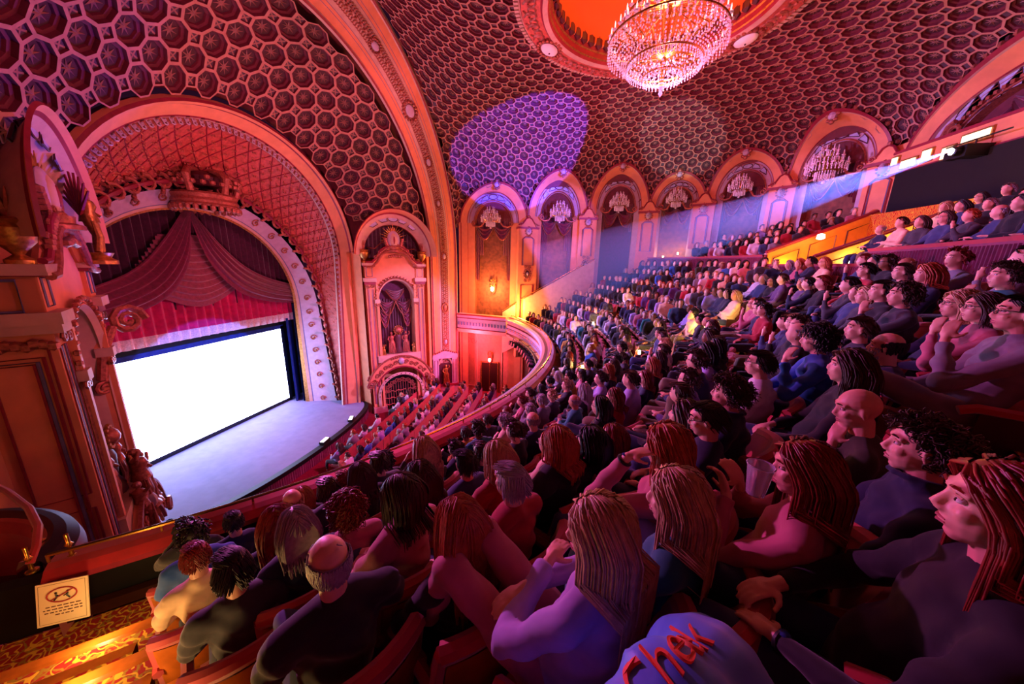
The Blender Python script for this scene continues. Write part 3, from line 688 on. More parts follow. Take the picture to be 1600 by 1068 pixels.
    for s in (-1, 1): 
        mb.grid(lambda u, v: F(uc+s*lerp(1.35, 1.2, v), lerp(ZF, -7.75, u), lerp(.25, .3, v)), 1, 1, M['cream']); mb.grid(lambda u, v: F(uc+s*lerp(1.2, 1.1, v), lerp(ZF, -7.75, u), lerp(.3, 0, v)), 1, 1, M['peach'])
    for k in range(17): a = pi*k/16; mb.ball(F(uc+1.27*cos(a), -7.75+1.23*sin(a), .3), .035, M['dark'], 5)
    flat_poly(mb, F, [(uc-1.15, ZF), (uc+1.15, ZF)]+arcpts(uc, -7.75, 1.15, 1.12, 0, pi), -.12, M['black'], .1)
    for k in range(15):
        x = -1.0+2.0*k/14; zt = -7.75+1.0*sqrt(max(0, 1-(x/1.1)**2))-.1-.25*exp_(x); outline(mb, F, [(uc+x, ZF), (uc+x, zt)], 0, M['orn'], .022, False)
    for z in (-8.5, -8.1, -7.7): outline(mb, F, [(uc-1.05+.1*q, z+.09*abs(sin(q*.9))) for q in range(22)], .03, M['orn'], .03, False)
    for k in range(16):
        a = pi*(k+.5)/16; spiral(mb, F, uc+.82*cos(a), -7.7+.72*sin(a), .03, .14, M['orn'], 1 if k % 2 else -1, 1.3, .03)
    bd(mb, 'grille', 'carved gilt organ grille')
    # side scroll bracket
    mb = MB()
    for s, U in ((-1, U0-.12), (1, U1+.12)):
        spiral(mb, F, U, -6.6, .25, .2, M['orn'], s, 1.8, .06); spiral(mb, F, U, -7.1, .25, .15, M['orn'], -s, 1.8, .05)
        outline(mb, F, [(U, -6.4), (U+s*.1, -6.8), (U, -7.1), (U+s*.06, -7.4)], .25, M['orn'], .05, False)
    bd(mb, 'side_scrolls')
    # oval picture with sun rays
    s_ = thing('sunburst_medallion', 'oval medallion with gilt sun rays above the organ bay '+where, 'ornament', F(uc, .45, .1)); o_ = s_.location.copy()
    def bs(mb, nm): mb.v = [(x-o_.x, y-o_.y, z-o_.z) for x, y, z in mb.v]; return mb.build(nm, s_)
    mb = MB(); R = Matrix((d, n, Vector((0, 0, 1)))).transposed()
    mb.ball(F(uc, 1.0, .1), (.34, .12, .5), M['pale'], 16, R); mb.ball(F(uc, 1.0, .15), (.22, .12, .38), M['cream'], 16, R); mb.ball(F(uc, 1.0, .2), (.07, .1, .25), M['maroon'], 8, R); bs(mb, 'medallion')
    mb = MB()
    for k in range(19):
        a = lerp(-.3, pi+.3, k/18); r1 = .72 if k % 2 else .6; mb.tube([F(uc+.3*cos(a), 1.05+.45*sin(a), .05), F(uc+r1*cos(a), 1.05+r1*1.15*sin(a), .05)], [.035, .005], M['gold'], 5)
    bs(mb, 'sun_rays')
    mb = MB()
    for s in (-1, 1):
        for k in range(6): mb.ball(F(uc+s*(.3+.03*k), .55+.1*k, .12), (.12, .1, .1), M['orn'], 6)
    mb.lathe(F(uc, .4, .1), [(.4, 0), (.4, .08), (.28, .12), (.3, .25)], M['orn'], 12); bs(mb, 'scroll_base')
    if sg < 0:
        mb = MB(); figure(mb, (0, 0, 0), 1.35, M['gold'], R, 9); mb.lathe((0, 0, -.25), [(.3, 0), (.3, .08), (.2, .14), (.26, .25)], M['gold'], 14)
        for k in range(9): a = lerp(.5, 2.6, k/8); mb.tube([(0, -.12, .8), (.5*cos(a), -.15, .9+.75*sin(a))], [.04, .02], M['maroon'], 5)
        o = mb.build('gilt_statue'); o.location = F(.1, -.02, .35); tag(o, 'gold statue with a fan of plumes on top of the near organ bay', 'statue')
        mb = MB(); spiral(mb, lambda u, z, v: Vector((v, u, z)), 0, 0, 0, .34, M['orn'], 1, 2, .09); mb.tube([(0, -.3, -.1), (0, -.55, -.6), (0, -.7, -1.3)], [.08, .1, .1], M['orn'], 8); spiral(mb, lambda u, z, v: Vector((v, u, z)), -.7, -1.5, 0, .18, M['orn'], 1, 1.6, .05)
        o = mb.build('volute'); o.location = F(.0, -1.6, .55); tag(o, 'big carved scroll volute at the stage edge of the near organ bay', 'ornament')
        for k, (u, v, z, hh) in enumerate(((1.25, .35, -5.9, 1.5), (.75, .3, -6.1, 1.4), (1.75, .35, -6.2, 1.2))):
            mb = MB(); figure(mb, (0, 0, 0), hh, M['orn'], R @ Matrix.Rotation(.5*k, 3, 'Z'), k+20); mb.ball((0, 0, -.02), (.3, .25, .12), M['orn'], 8); o = mb.build('cherub_statue'); o.location = F(u, z, v); tag(o, 'rose gilt cherub statue on the near organ bay, '+['tallest, in the middle', 'nearest the screen', 'nearest the camera'][k], 'statue')
    for s, w in (((-1, 'stage side'), (1, 'audience side')) if sg > 0 else ((1, 'audience side'),)):
        mb = MB(); b = F(uc+s*1.55, -.22, 0); mb.lathe((0, 0, 0), [(.16, 0), (.16, .06), (.06, .14), (.1, .2), (.22, .34), (.25, .55), (.2, .6), (.27, .66), (.22, .7), (.04, .72)], M['gold'], 14)
        o = mb.build('urn'); o.location = b; tag(o, 'gilt urn on the %s, organ bay %s' % (w, where), 'urn')
        mb = MB()
        for k in range(8): a = 2*pi*k/8; mb.tube([(0, 0, 0), (.08*cos(a), .08*sin(a), .25), (.13*cos(a), .13*sin(a), .45)], [.04, .03, .01], M['orn'], 5)
        f = mb.build('finial', o); f.location = (0, 0, .7)
def exp_(x): return 2.718**(-(x/.35)**2)
organ_unit(1, 'far side')
organ_unit(-1, 'near left side')
# walls between stage arch, organ bays and great arch piers
mb = MB()
for sg in (1, -1):
    def W4(a, b, z0, z1, m): mb.add([(a[0], CY+sg*a[1], z0), (b[0], CY+sg*b[1], z0), (b[0], CY+sg*b[1], z1), (a[0], CY+sg*a[1], z1)], [(0, 1, 2, 3)], m)
    if sg > 0: W4((-11.95, 5.2), (-11.2, 4.9), ZF, .3, M['peach']); W4((-12, 4.9), (-12, 5.6), ZF, .3, M['peach'])
    if sg > 0: W4((-9.0, 8.5), (-8.75, 7.6), ZF, .3, M['peach'])
struct(mb, 'wall_splay', 'peach wall strips beside the organ bays', smooth=False)
# statue niche at the foot of the far great-arch pier
def pier_foot(sg, where):
    A = Vector((-9.0, CY+sg*8.5, 0)); B = Vector((-7.6, CY+sg*9.5, 0)); d = (B-A).normalized(); n = Vector((d.y*sg, -d.x*sg, 0))
    def F(u, z, v): return Vector((A.x+d.x*u+n.x*v, A.y+d.y*u+n.y*v, z))
    mb = MB(); uc = .85
    wbox(mb, F, .02, 1.7, ZF, -8.2, 0, .2, M['cream']); wbox(mb, F, .0, 1.72, -8.2, -8.1, 0, .26, M['maroon'])
    for s in (-1, 1): wbox(mb, F, uc+s*.62-.18, uc+s*.62+.18, -8.1, -6.3, 0, .14, M['pale']); outline(mb, F, [(uc+s*.62-.1, -8), (uc+s*.62+.1, -8), (uc+s*.62+.1, -6.4), (uc+s*.62-.1, -6.4)], .15, M['maroon'], .02)
    wall_arc(mb, F, uc, -6.7, .46, .5, .16, .36, .4, .12, M['cream']); wall_arc(mb, F, uc, -6.7, .36, .4, .12, .34, .38, -.0, M['maroon'])
    wbox(mb, F, uc-.44, uc+.44, -8.1, -6.65, .02, .05, M['dark'])
    flat_poly(mb, F, [(uc-.85, -6.3), (uc+.85, -6.3), (uc+.8, -6.0), (uc+.35, -5.85), (uc, -5.7), (uc-.35, -5.85), (uc-.8, -6.0)], .16, M['pale'], .12)
    for k in range(12): mb.ball(F(uc-.8+.145*k, -5.98+.25*exp_((k-5.5)*.1), .18), .07, M['orn'], 5)
    struct(mb, 'trim_%d' % (15 if sg > 0 else 16), 'pale arched statue niche at the foot of the great arch pier, '+where)
    mb = MB(); R = Matrix((d, n, Vector((0, 0, 1)))).transposed(); figure(mb, (0, 0, 0), 1.25, M['gold'], R, 3); mb.lathe((0, 0, -.15), [(.1, 0), (.2, .06), (.22, .15)], M['maroon'], 12)
    o = mb.build('niche_statue'); o.location = F(uc, -7.95, .28); tag(o, 'small dark gilt standing statue in the pier niche, '+where, 'statue')
pier_foot(1, 'far side of the hall')
# ------------------------------------------------------------------ auditorium arcade
def chandelier_small(loc, label, s=1., m=None, group=None):
    t = thing('chandelier', label, 'chandelier', loc); m = m or M['glass']
    mb = MB(); mb.tube([(0, 0, 0), (0, 0, .35*s)], .02*s, M['brass'], 5); mb.lathe((0, 0, -.05*s), [(.05*s, -.3*s), (.09*s, -.2*s), (.05*s, 0), (.12*s, .1*s), (.03*s, .2*s)], M['brass'], 8); mb.build('stem', t)
    mb = MB()
    for tier, (r, z, n) in enumerate(((.46, -.25, 14), (.33, -.05, 10), (.18, .12, 7))):
        for k in range(n):
            a = 2*pi*k/n+tier; c = Vector((cos(a), sin(a), 0)); mb.tube([(0, 0, (z-.1)*s), c*r*.6*s+Vector((0, 0, (z-.14)*s)), c*r*s+Vector((0, 0, z*s))], .012*s, M['brass'], 4)
            mb.lathe(c*r*s+Vector((0, 0, z*s)), [(.035*s, 0), (.05*s, .03*s), (.016*s, .05*s), (.014*s, .14*s), (.003*s, .16*s)], m, 6)
    mb.build('arms', t)
    mb = MB()
    for tier, (r, z, n, L) in enumerate(((.46, -.28, 34, 3), (.34, -.1, 26, 4), (.22, -.42, 22, 4), (.12, -.5, 12, 3), (.2, .1, 16, 3))):
        for k in range(n):
            a = 2*pi*k/n+.1*tier
            for j in range(L): mb.ball((r*s*cos(a), r*s*sin(a), (z-.055*j)*s), (.018*s, .018*s, .03*s), m, 4)
    mb.ball((0, 0, -.68*s), .045*s, m, 8); mb.build('crystals', t, label='strings of clear crystal drops', kind='stuff')
    return t
def sconce(loc, n, label, glow, s=1., power=60, col=(1, .3, .12)):
    t = thing('wall_lantern', label, 'wall lamp', loc, atan2(n.y, n.x))
    mb = MB(); mb.ball((.03, 0, 0), (.05*s, .16*s, .4*s), M['orn'], 8)
    for q in range(8): a = 2*pi*q/8; mb.ball((.05*s, .16*s*cos(a), .25*s+.2*s*sin(a)), .06*s, M['gold'], 5)
    mb.tube([(.03, 0, .1*s), (.2*s, 0, .15*s), (.25*s, 0, 0)], .02*s, M['brass'], 5); mb.build('bracket', t)
    mb = MB(); mb.lathe((.25*s, 0, -.22*s), [(.03*s, 0), (.08*s, .04*s), (.1*s, .2*s), (.04*s, .24*s)], glow, 8); mb.build('lamp_shade', t, label='glowing glass shade')
    light('POINT', Vector(loc)+n*(.55*s)+Vector((0, 0, -.1)), col, power, size=.12, name='lantern_light')
BAYN = ['nearest the great arch', 'second from the great arch', 'third from the great arch', 'fourth from the great arch', 'fifth from the great arch', 'next to the wide central arch', 'wide central arch behind the projection port']
damask = mat('gold_damask_wall', '7c4a34', .7, var=.45, scale=5)
def bay(i):
    Aa, Bb, zs, zt, a, zf = BAYS[i]; big = i == 6; A, d, n, L = bayframe(Aa, Bb); uc = L/2; b = zt-zs
    def F(u, z, v): return Vector((A.x+d.x*u+n.x*v, A.y+d.y*u+n.y*v, z))
    def fo(u, z): w = F(u, 0, 0); th = atan2(w.y-DC.y, w.x-DC.x) % (2*pi); return fwd(th, z)
    mb = MB(); ai = a*.78 if not big else a*.84; bi = b*.83; ai2, bi2 = (a*.56, b*.58) if not big else (a*.62, b*.62)
    N_ = 48
    def O(g, da=0, dv=0): u, z = uc+(a+da)*cos(g), zs+(b+da)*sin(g); w = F(u, z, 0); k = min(fo(u, z), 1.6); c = Vector((DC.x-w.x, DC.y-w.y, 0)).normalized(); return w+c*(k+dv)
    def I(g, aa, bb, v): return F(uc+aa*cos(g), zs+bb*sin(g), v)
    mb.grid(lambda u, v: O(pi*u, lerp(.10, .12, v), lerp(-.3, .08, v)), N_, 1, M['dark']); mb.grid(lambda u, v: O(pi*u, lerp(.12, .02, v), .08), N_, 1, M['maroon']); mb.grid(lambda u, v: O(pi*u, lerp(.02, 0, v), lerp(.08, .02, v)), N_, 1, M['cream'])
    mb.grid(lambda u, v: O(pi*u, 0, .02).lerp(I(pi*u, ai, bi, .0), v*.9), N_, 2, M['peach']); mb.grid(lambda u, v: O(pi*u, 0, .02).lerp(I(pi*u, ai, bi, .0), .9+.1*v), N_, 1, M['maroon'])
    mb.grid(lambda u, v: I(pi*u, ai, bi, lerp(0, -.1, v)), N_, 1, M['cream']); mb.grid(lambda u, v: I(pi*u, lerp(ai, ai2, v), lerp(bi, bi2, v), -.1), N_, 1, M['pale']); mb.grid(lambda u, v: I(pi*u, lerp(ai2, ai2-.06, v), lerp(bi2, bi2-.06, v), lerp(-.06, -.5, v)), N_, 1, M['orn'])
    mb.tube([I(pi*q/40, ai*.94, bi*.94, -.08) for q in range(41)], .02, M['orn'], 4); mb.tube([I(pi*q/40, ai2*1.05, bi2*1.05, -.06) for q in range(41)], .035, M['orn'], 5)
    # painted lunette: oval top and curved triangles
    am, bm_ = (ai+ai2)/2, (bi+bi2)/2; hw = (ai-ai2)*.34; nq = 4 if not big else 9
    for q in range(-nq//2, nq//2+1):
        g = pi/2-q*(.38 if not big else .2); c = I(g, am, bm_, -.07); T = Vector((0, 0, 0)); c2 = I(g+.01, am, bm_, -.07); T = (c2-c).normalized(); Nn = n.cross(T)
        if q == 0: P = [c+T*1.7*hw*cos(x)+Nn*hw*.9*sin(x) for x in [2*pi*k/14 for k in range(14)]]
        else: s = 1 if q > 0 else -1; P = [c+T*s*x*hw*1.4+Nn*y*hw for x, y in ((1, .9), (1, -.9), (-.2, -.8), (-1.2, .2))]
        mb.add(P, [tuple(range(len(P)))], M['lune']); mb.tube([p+n*.01 for p in P], .02, M['dark'], 4, closed=True)
    # jambs and pier strips
    for s in (-1, 1):
        for x0, v0, x1, v1, m in ((a, .02, a*.97, .02, 'maroon'), (a*.97, .02, ai, 0, 'peach'), (ai, 0, ai, -.1, 'maroon'), (ai, -.1, ai2, -.1, 'pale' if i > 1 else 'peach'), (ai2, -.1, ai2, -.5, 'orn')):
            mb.grid(lambda u, v: F(uc+s*lerp(x0, x1, v), lerp(zf, zs, u), lerp(v0, v1, v)), 1, 1, M[m])
        e0, e1 = (a, L/2+.02)
        wbox(mb, F, uc+s*e0 if s > 0 else uc-e1, uc+e1 if s > 0 else uc-e0, zf, zs+.5, -.1, .03, M['peach'])
    # dentil cresting round the arch
    nd = 34 if not big else 60
    for k in range(nd):
        g = lerp(.12, pi-.12, k/(nd-1)); p = O(g, .2, -.05); mb.ball(p, (.085, .085, .09), M['dark'] if k % 2 else M['orn'], 5)
    k_ = O(pi/2, -.05, .12)
    for x, z, r in ((0, 0, .16), (0, .22, .12), (-.16, .05, .1), (.16, .05, .1), (0, -.22, .1), (-.12, -.15, .08), (.12, -.15, .08)): mb.ball(k_+d*x+Vector((0, 0, z)), r, M['orn'] if r < .15 else M['pale'], 8)
    struct(mb, 'trim_%d' % (20+i), 'moulded peach arch with painted lunette, '+BAYN[i])
    # back wall, drapery
    mb = MB(); flat_poly(mb, F, [(uc-ai2-.1, zf), (uc+ai2+.1, zf)]+arcpts(uc, zs, ai2+.1, bi2+.1, 0, pi), -.5, damask if i in (0, 1, 3, 4, 5) else M['velp'], .1)
    struct(mb, 'wall_bay', 'patterned wall inside the arch '+BAYN[i])
    if not big:
        cu = thing('arch_drape', 'dark burgundy drapery in the arch '+BAYN[i], 'curtain')
        mb = MB(); zb = zs-.9
        mb.grid(lambda u, v: F(uc-ai2+2*ai2*u, lerp(zb+.5+.35*abs(u-.5)*-1.2, zs+bi2*sqrt(max(.02, 1-(2*u-1)**2))-.02, v), -.42+.05*sin(40*u)*(1-.5*v)), 60, 6, M['velp'])
        for s in (-1, 1):
            mb.grid(lambda u, v: F(uc+s*lerp(ai2*.98, ai2*.55, u), lerp(zb-(2.6 if i < 2 else .4)*(1 if u < .5 else .4), zs+.3, v), -.33+.05*sin(30*u)), 14, 4, M['vel'])
            mb.grid(lambda u, v: F(uc+s*ai2*lerp(0, .95, u), zs-.1-.75*sin(pi*u)*(.3+.7*v)-.15*v, -.3+.05*sin(16*v)), 14, 14, M['vel'])
            mb.tube([F(uc+s*ai2*q/8, zs-.28-.74*sin(pi*q/8), -.22) for q in range(9)], .02, M['orn'], 4)
        mb.build('drape', cu)
        mb = MB(); zp = zs-.15
        for s in (-1, 1):   # scroll pediment across the opening
            mb.tube([F(uc+s*x*ai2, zp+z, .12) for x, z in ((0, .32), (.2, .36), (.42, .2), (.6, -.05), (.85, -.1), (1.08, -.02))], .05, M['orn'], 6)
            spiral(mb, F, uc+s*ai2*1.0, zp+.1, .12, .16, M['orn'], -s, 1.5, .04, pi/2)
        mb.ball(F(uc, zp+.42, .15), .14, M['pale'], 8)
        for k in range(9): mb.ball(F(uc+(k-4)*.09, zp+.22+.04*(k % 2), .14), .07, M['orn'], 5)
        struct(mb, 'trim_%d' % (30+i), 'open scroll pediment across the arch '+BAYN[i])
    else:
        cu = thing('arch_drape', 'burgundy swagged drapery filling the wide central arch', 'curtain'); mb = MB()
        mb.grid(lambda u, v: F(uc-ai2+2*ai2*u, lerp(2.5, zs+bi2*sqrt(max(.02, 1-(2*u-1)**2)), v), -.42+.05*sin(110*u)), 160, 4, M['velp'])
        for q in range(5):
            x0 = -ai2+q*ai2*.4; mb.grid(lambda u, v: F(uc+x0+ai2*.4*u, zs+.55-.9*sin(pi*u)*(.2+.8*v)-.2*v+.35*(1-((q-2)/2)**2), -.3+.05*sin(20*v)), 16, 20, M['vel'])
        mb.build('drape', cu); mb = MB()
        for s in (-1, 1):
            mb.tube([F(uc+s*x*ai2, zs-.1+z, .12) for x, z in ((.35, .15), (.55, .28), (.75, .1), (.9, -.1), (1.04, .05))], .09, M['orn'], 6); spiral(mb, F, uc+s*ai2*.98, zs+.25, .14, .3, M['orn'], -s, 1.7, .07, pi/2)
        for k in range(40): g = pi*(k+.5)/40; p = I(g, ai2*1.1, bi2*1.1, -.02); mb.box(p, (.1, .1, .1), M['orn'])
        struct(mb, 'trim_37', 'scrolls and bead moulding inside the wide central arch')
    return F, uc, zs, zt, a
BF = [bay(i) for i in range(7)]
# piers with curved crests and S cartouches
for i in range(1, 7):
    P = Vector((*WP[i], WZ[i])); n = (Vector((DC.x, DC.y, 0))-Vector((P.x, P.y, 0))).normalized(); d = Vector((-n.y, n.x, 0)); w = .52 if i > 1 else .6; zf = [0, -6, -6, -.5, 1, 1.2, 1.5][i]; zc = P.z
    def F(u, z, v): return Vector((P.x+d.x*u+n.x*v, P.y+d.y*u+n.y*v, z))
    mb = MB(); wbox(mb, F, -w, w, zf, zc-.45, -.1, .32, M['peach']); wbox(mb, F, -w-.06, w+.06, zc-.47, zc-.36, -.1, .42, M['maroon'])
    pts = [(-w-.05, zc-.36), (w+.05, zc-.36), (w+.05, zc-.26), (w*.6, zc-.16), (w*.3, zc+.1), (0, zc+.18), (-w*.3, zc+.1), (-w*.6, zc-.16), (-w-.05, zc-.26)]
    flat_poly(mb, F, pts, .36, M['peach'], .4); outline(mb, F, pts[2:], .38, M['maroon'], .04, False)
    mb.ball(F(0, zc-.6, .36), (.17, .1, .2), M['pale'], 10); 
    for q in range(12): mb.ball(F(.2*cos(q*pi/6), zc-.6+.25*sin(q*pi/6), .36), .05, M['orn'], 5)
    spiral(mb, F, 0.02, zc-.56, .46, .06, M['blue'], 1, .8, .018); spiral(mb, F, -.02, zc-.66, .46, .06, M['blue'], -1, .8, .018, pi)
    mb.ball(F(0, zc+.22, .34), .1, M['orn'], 6)
    for s in (-1, 1): spiral(mb, F, s*w*.8, zc-.22, .38, .12, M['orn'], -s, 1.3, .035)
    zt_, zb_ = zc-1.05, max(zf+.3, zc-2.6)
    for e in (0, .06): outline(mb, F, [(-w*.62+e, zb_), (w*.62-e, zb_), (w*.62-e, zt_), (w*.3, zt_+.14-e), (-w*.3, zt_+.14-e), (-w*.62+e, zt_)], .34, M['blue'] if e else M['maroon'], .022)
    if i < 3:
        zc2 = zc-3.1
        mb.ball(F(0, zc2, .34), (.15, .08, .2), M['dark'], 10); mb.ball(F(0, zc2, .4), (.07, .06, .12), M['pale'], 8)
        for q in range(12): mb.ball(F(.22*cos(q*pi/6), zc2+.27*sin(q*pi/6), .35), .06, M['orn'], 5)
        for s in (-1, 1): spiral(mb, F, s*.13, zc2-.42, .36, .1, M['orn'], s, 1.3, .03); spiral(mb, F, s*.13, zc2+.42, .36, .1, M['orn'], -s, 1.3, .03)
        for e in (0, .06): outline(mb, F, [(-w*.7+e, -5.9), (w*.7-e, -5.9), (w*.7-e, zc2-.7), (-w*.7+e, zc2-.7)], .34, M['maroon'], .02)
    struct(mb, 'trim_%d' % (39+i), 'peach pier with curved crest and oval cartouche, %s from the great arch' % ['', 'first', 'second', 'third', 'fourth', 'fifth', 'sixth'][i])
# chandeliers in the arches
CH = ['violet lit crystal chandelier in the arch nearest the great arch', 'blue lit crystal chandelier in the second arch', 'white lit crystal chandelier in the third arch', 'pale crystal chandelier high in the fourth arch', 'rose crystal chandelier in the fifth arch', 'large rose crystal chandelier in the arch beside the projection port']
for i, sc_ in enumerate((1.25, 1.25, 1.15, 1.1, 1.1, 1.45)):
    F, uc, zs, zt, a = BF[i]; chandelier_small(F(uc, zs+.5, .55), CH[i], sc_)
# lanterns on the far wall
F, uc, zs, zt, a = BF[0]
sconce(F(uc, -1.6, -.35), -(F(0, 0, 0)-F(0, 0, 1)).normalized(), 'bright glowing wall lantern above the far end of the balcony', M['bulb'], 1.1, 420, (1, .30, .08))
F0 = F
# the lower far wall under the balcony with doorway
mb = MB(); A, d, n, L = bayframe(WP[0], WP[1]); mb.add([F0(-.2, ZF, -.1), F0(9, ZF, -.1), F0(9, -3.9, -.1), F0(-.2, -3.9, -.1)], [(0, 1, 2, 3)], M['wallr'])
for u0 in (.25, 2.9):
    outline(mb, F0, [(u0, -8.4), (u0+.9, -8.4), (u0+.9, -4.6), (u0, -4.6)], -.08, M['cream'], .04)
    spiral(mb, F0, u0+.3, -5.2, -.05, .22, M['orn'], 1); spiral(mb, F0, u0+.65, -5.2, -.05, .22, M['orn'], -1)
struct(mb, 'wall_right', 'rose coloured wall under the far balcony end', smooth=False)
mb = MB(); wbox(mb, F0, 1.5, 2.6, ZF, -6.7, -.1, -.03, M['dwood']); outline(mb, F0, [(1.45, ZF), (1.45, -6.6), (2.65, -6.6), (2.65, ZF)], -.02, M['gold'], .06, False); outline(mb, F0, [(2.05, ZF), (2.05, -6.7)], -.01, M['gold'], .02, False)
struct(mb, 'door_1', 'dark double door under the far balcony end')
sconce(F0(2.1, -6.3, 0), n, 'red glowing wall lantern over the stalls side door', M['bulbr'], 1., 90, (1, .08, .1))
light('POINT', F0(1.2, -5.0, 1.2), (1, .08, .16), 420, size=.3, name='underbalcony_light')
light('POINT', F0(3.9, -2.7, 1.2), (1, .34, .06), 650, size=.25, name='step_light')
mb = MB(); mb.lathe(F0(.15, ZF, .4), [(.16, 0), (.16, .6), (.13, .62), (.0, .62)], mat('bin_metal', '9aa0b8', .3, .8), 14); mb.build('litter_bin', label='round grey metal bin by the wall under the far balcony', cat='bin')
# stepped dado with handrail beside the far seats
mb = MB()
def side(u, zz, v): return F0(u, zz, v)
P1 = [F0(2.9, -3.9, .1), Vector((-3.1, 20.9, -3.0)), Vector((.3, 21.7, -.95)), Vector((1.0, 21.9, -.6))]; HH = [.75, .85, .85, .85]
for k in range(3):
    a, b = P1[k], P1[k+1]; mb.add([a+Vector((0, 0, -2)), b+Vector((0, 0, -2)), b+Vector((0, 0, HH[k+1])), a+Vector((0, 0, HH[k]))], [(0, 1, 2, 3)], M['cream'])
struct(mb, 'baseboard_right', 'sloping cream dado beside the far balcony steps', smooth=False)
mb = MB(); mb.tube([p+Vector((0, -.12, h+.1)) for p, h in zip(P1, HH)], .03, M['brass'], 6)
for k in range(9): q = k/8*2.99; i_ = int(q); p = P1[i_].lerp(P1[i_+1], q-i_)+Vector((0, -.05, .82)); mb.box(p, (.03, .14, .03), M['brass'])
mb.build('handrail', label='brass handrail climbing the far side wall', cat='handrail')
# ------------------------------------------------------------------ balcony
SX, SY = -13.76, 12.
def pol(r, deg, z=0): a = radians(deg); return Vector((SX+r*cos(a), SY+r*sin(a), z))
def R_(k): return 13.66+.86*k
def ZFL(k): return -4.2+.45*k
TH0, TH1 = -62, 42
carpet = bpy.data.materials.new('red_gold_scroll_carpet'); carpet.use_nodes = True
def _carpet():
    nt = carpet.node_tree; b = nt.nodes['Principled BSDF']; b.inputs['Roughness'].default_value = .95; L = nt.links.new
    tc = nt.nodes.new('ShaderNodeTexCoord'); mp = nt.nodes.new('ShaderNodeMapping'); L(tc.outputs['Object'], mp.inputs[0]); mp.inputs['Scale'].default_value = (8.5, 8.5, 8.5)
    n = nt.nodes.new('ShaderNodeTexNoise'); n.inputs['Scale'].default_value = 1.1; n.inputs['Distortion'].default_value = 1.6; L(mp.outputs[0], n.inputs['Vector'])
    mx = nt.nodes.new('ShaderNodeMix'); mx.data_type = 'VECTOR'; mx.inputs[0].default_value = .35; L(mp.outputs[0], mx.inputs[4]); L(n.outputs['Color'], mx.inputs[5])
    v = nt.nodes.new('ShaderNodeTexVoronoi'); v.feature = 'DISTANCE_TO_EDGE'; v.inputs['Scale'].default_value = 1.5; L(mx.outputs[1], v.inputs['Vector'])
    w = nt.nodes.new('ShaderNodeTexWave'); w.wave_type = 'RINGS'; w.inputs['Scale'].default_value = .9; w.inputs['Distortion'].default_value = 14; w.inputs['Detail'].default_value = 1.5; L(mp.outputs[0], w.inputs['Vector'])
    r1 = nt.nodes.new('ShaderNodeValToRGB'); r1.color_ramp.elements[0].position = .03; r1.color_ramp.elements[0].color = (*lin('8a6a1c'), 1); r1.color_ramp.elements[1].position = .09; r1.color_ramp.elements[1].color = (*lin('8e1016'), 1); L(v.outputs['Distance'], r1.inputs[0])
    r2 = nt.nodes.new('ShaderNodeValToRGB'); e = r2.color_ramp.elements; e[0].position = .80; e[0].color = (0, 0, 0, 1); e[1].position = .88; e[1].color = (1, 1, 1, 1); L(w.outputs['Fac'], r2.inputs[0])
    m2 = nt.nodes.new('ShaderNodeMix'); m2.data_type = 'RGBA'; L(r2.outputs[0], m2.inputs[0]); L(r1.outputs[0], m2.inputs[6]); m2.inputs[7].default_value = (*lin('c99a2c'), 1); L(m2.outputs[2], b.inputs['Base Color'])
_carpet(); M['carpet'] = carpet
def rsweep(mb, prof, t0, t1, n, m=None):
    """prof list (r, z, mat) swept about the seating centre"""
    for (r0, z0, mm), (r1, z1, _) in zip(prof, prof[1:]): mb.grid(lambda u, v: pol(lerp(r0, r1, v), lerp(t0, t1, u), lerp(z0, z1, v)), n, 1, mm)
mb = MB(); pr = [(12.95, -4.55, M['carpet']), (12.95, -4.2, M['carpet'])]
for k in range(0, 8):
    if k: pr.append((R_(k)-.62, ZFL(k), M['carpet']))
    if k < 7: pr.append((R_(k+1)-.62, ZFL(k), M['dark']))
    else: pr.append((20.25, ZFL(7), M['dark']))
pr.append((20.3, ZFL(7), M['dark']))
rsweep(mb, pr, TH0, TH1, 90); rsweep(mb, [(12.95, -4.6, M['peach']), (16, -4.5, M['wallr']), (20, -3.4, M['wallr'])], TH0, TH1, 60)
struct(mb, 'floor_balcony', 'stepped balcony floor with red and gold scroll carpet')
# wooden nosings and half steps in the left aisle
for k in range(1, 6):
    a1 = [-46.5, -45.6, -44.2, -42.8, -41.8, -41.4][k]
    mb = MB(); rsweep(mb, [(R_(k)-.68, ZFL(k)-.12, M['wood']), (R_(k)-.69, ZFL(k)+.012, M['wood']), (R_(k)-.60, ZFL(k)+.014, M['wood']), (R_(k)-.57, ZFL(k)-.0, M['wood'])], -60, a1, 12)
    mb.build('step_nosing', label='amber wooden nosing of the %s main aisle step from the rail' % ['', 'first', 'second', 'third', 'fourth', 'fifth'][k], cat='step edge')
    if k < 5:
        mb = MB(); rr = R_(k)-.19; z = ZFL(k)+.22; rsweep(mb, [(rr, ZFL(k), M['dark']), (rr, z-.09, M['wood']), (rr-.02, z, M['wood']), (rr+.08, z+.004, M['carpet']), (R_(k+1)-.6, z, M['carpet'])], -60, a1-.3, 12)
        mb.build('aisle_step', label='carpeted half step with bright wooden edge, %s up from the rail' % ['', 'first', 'second', 'third', 'fourth'][k], cat='step')
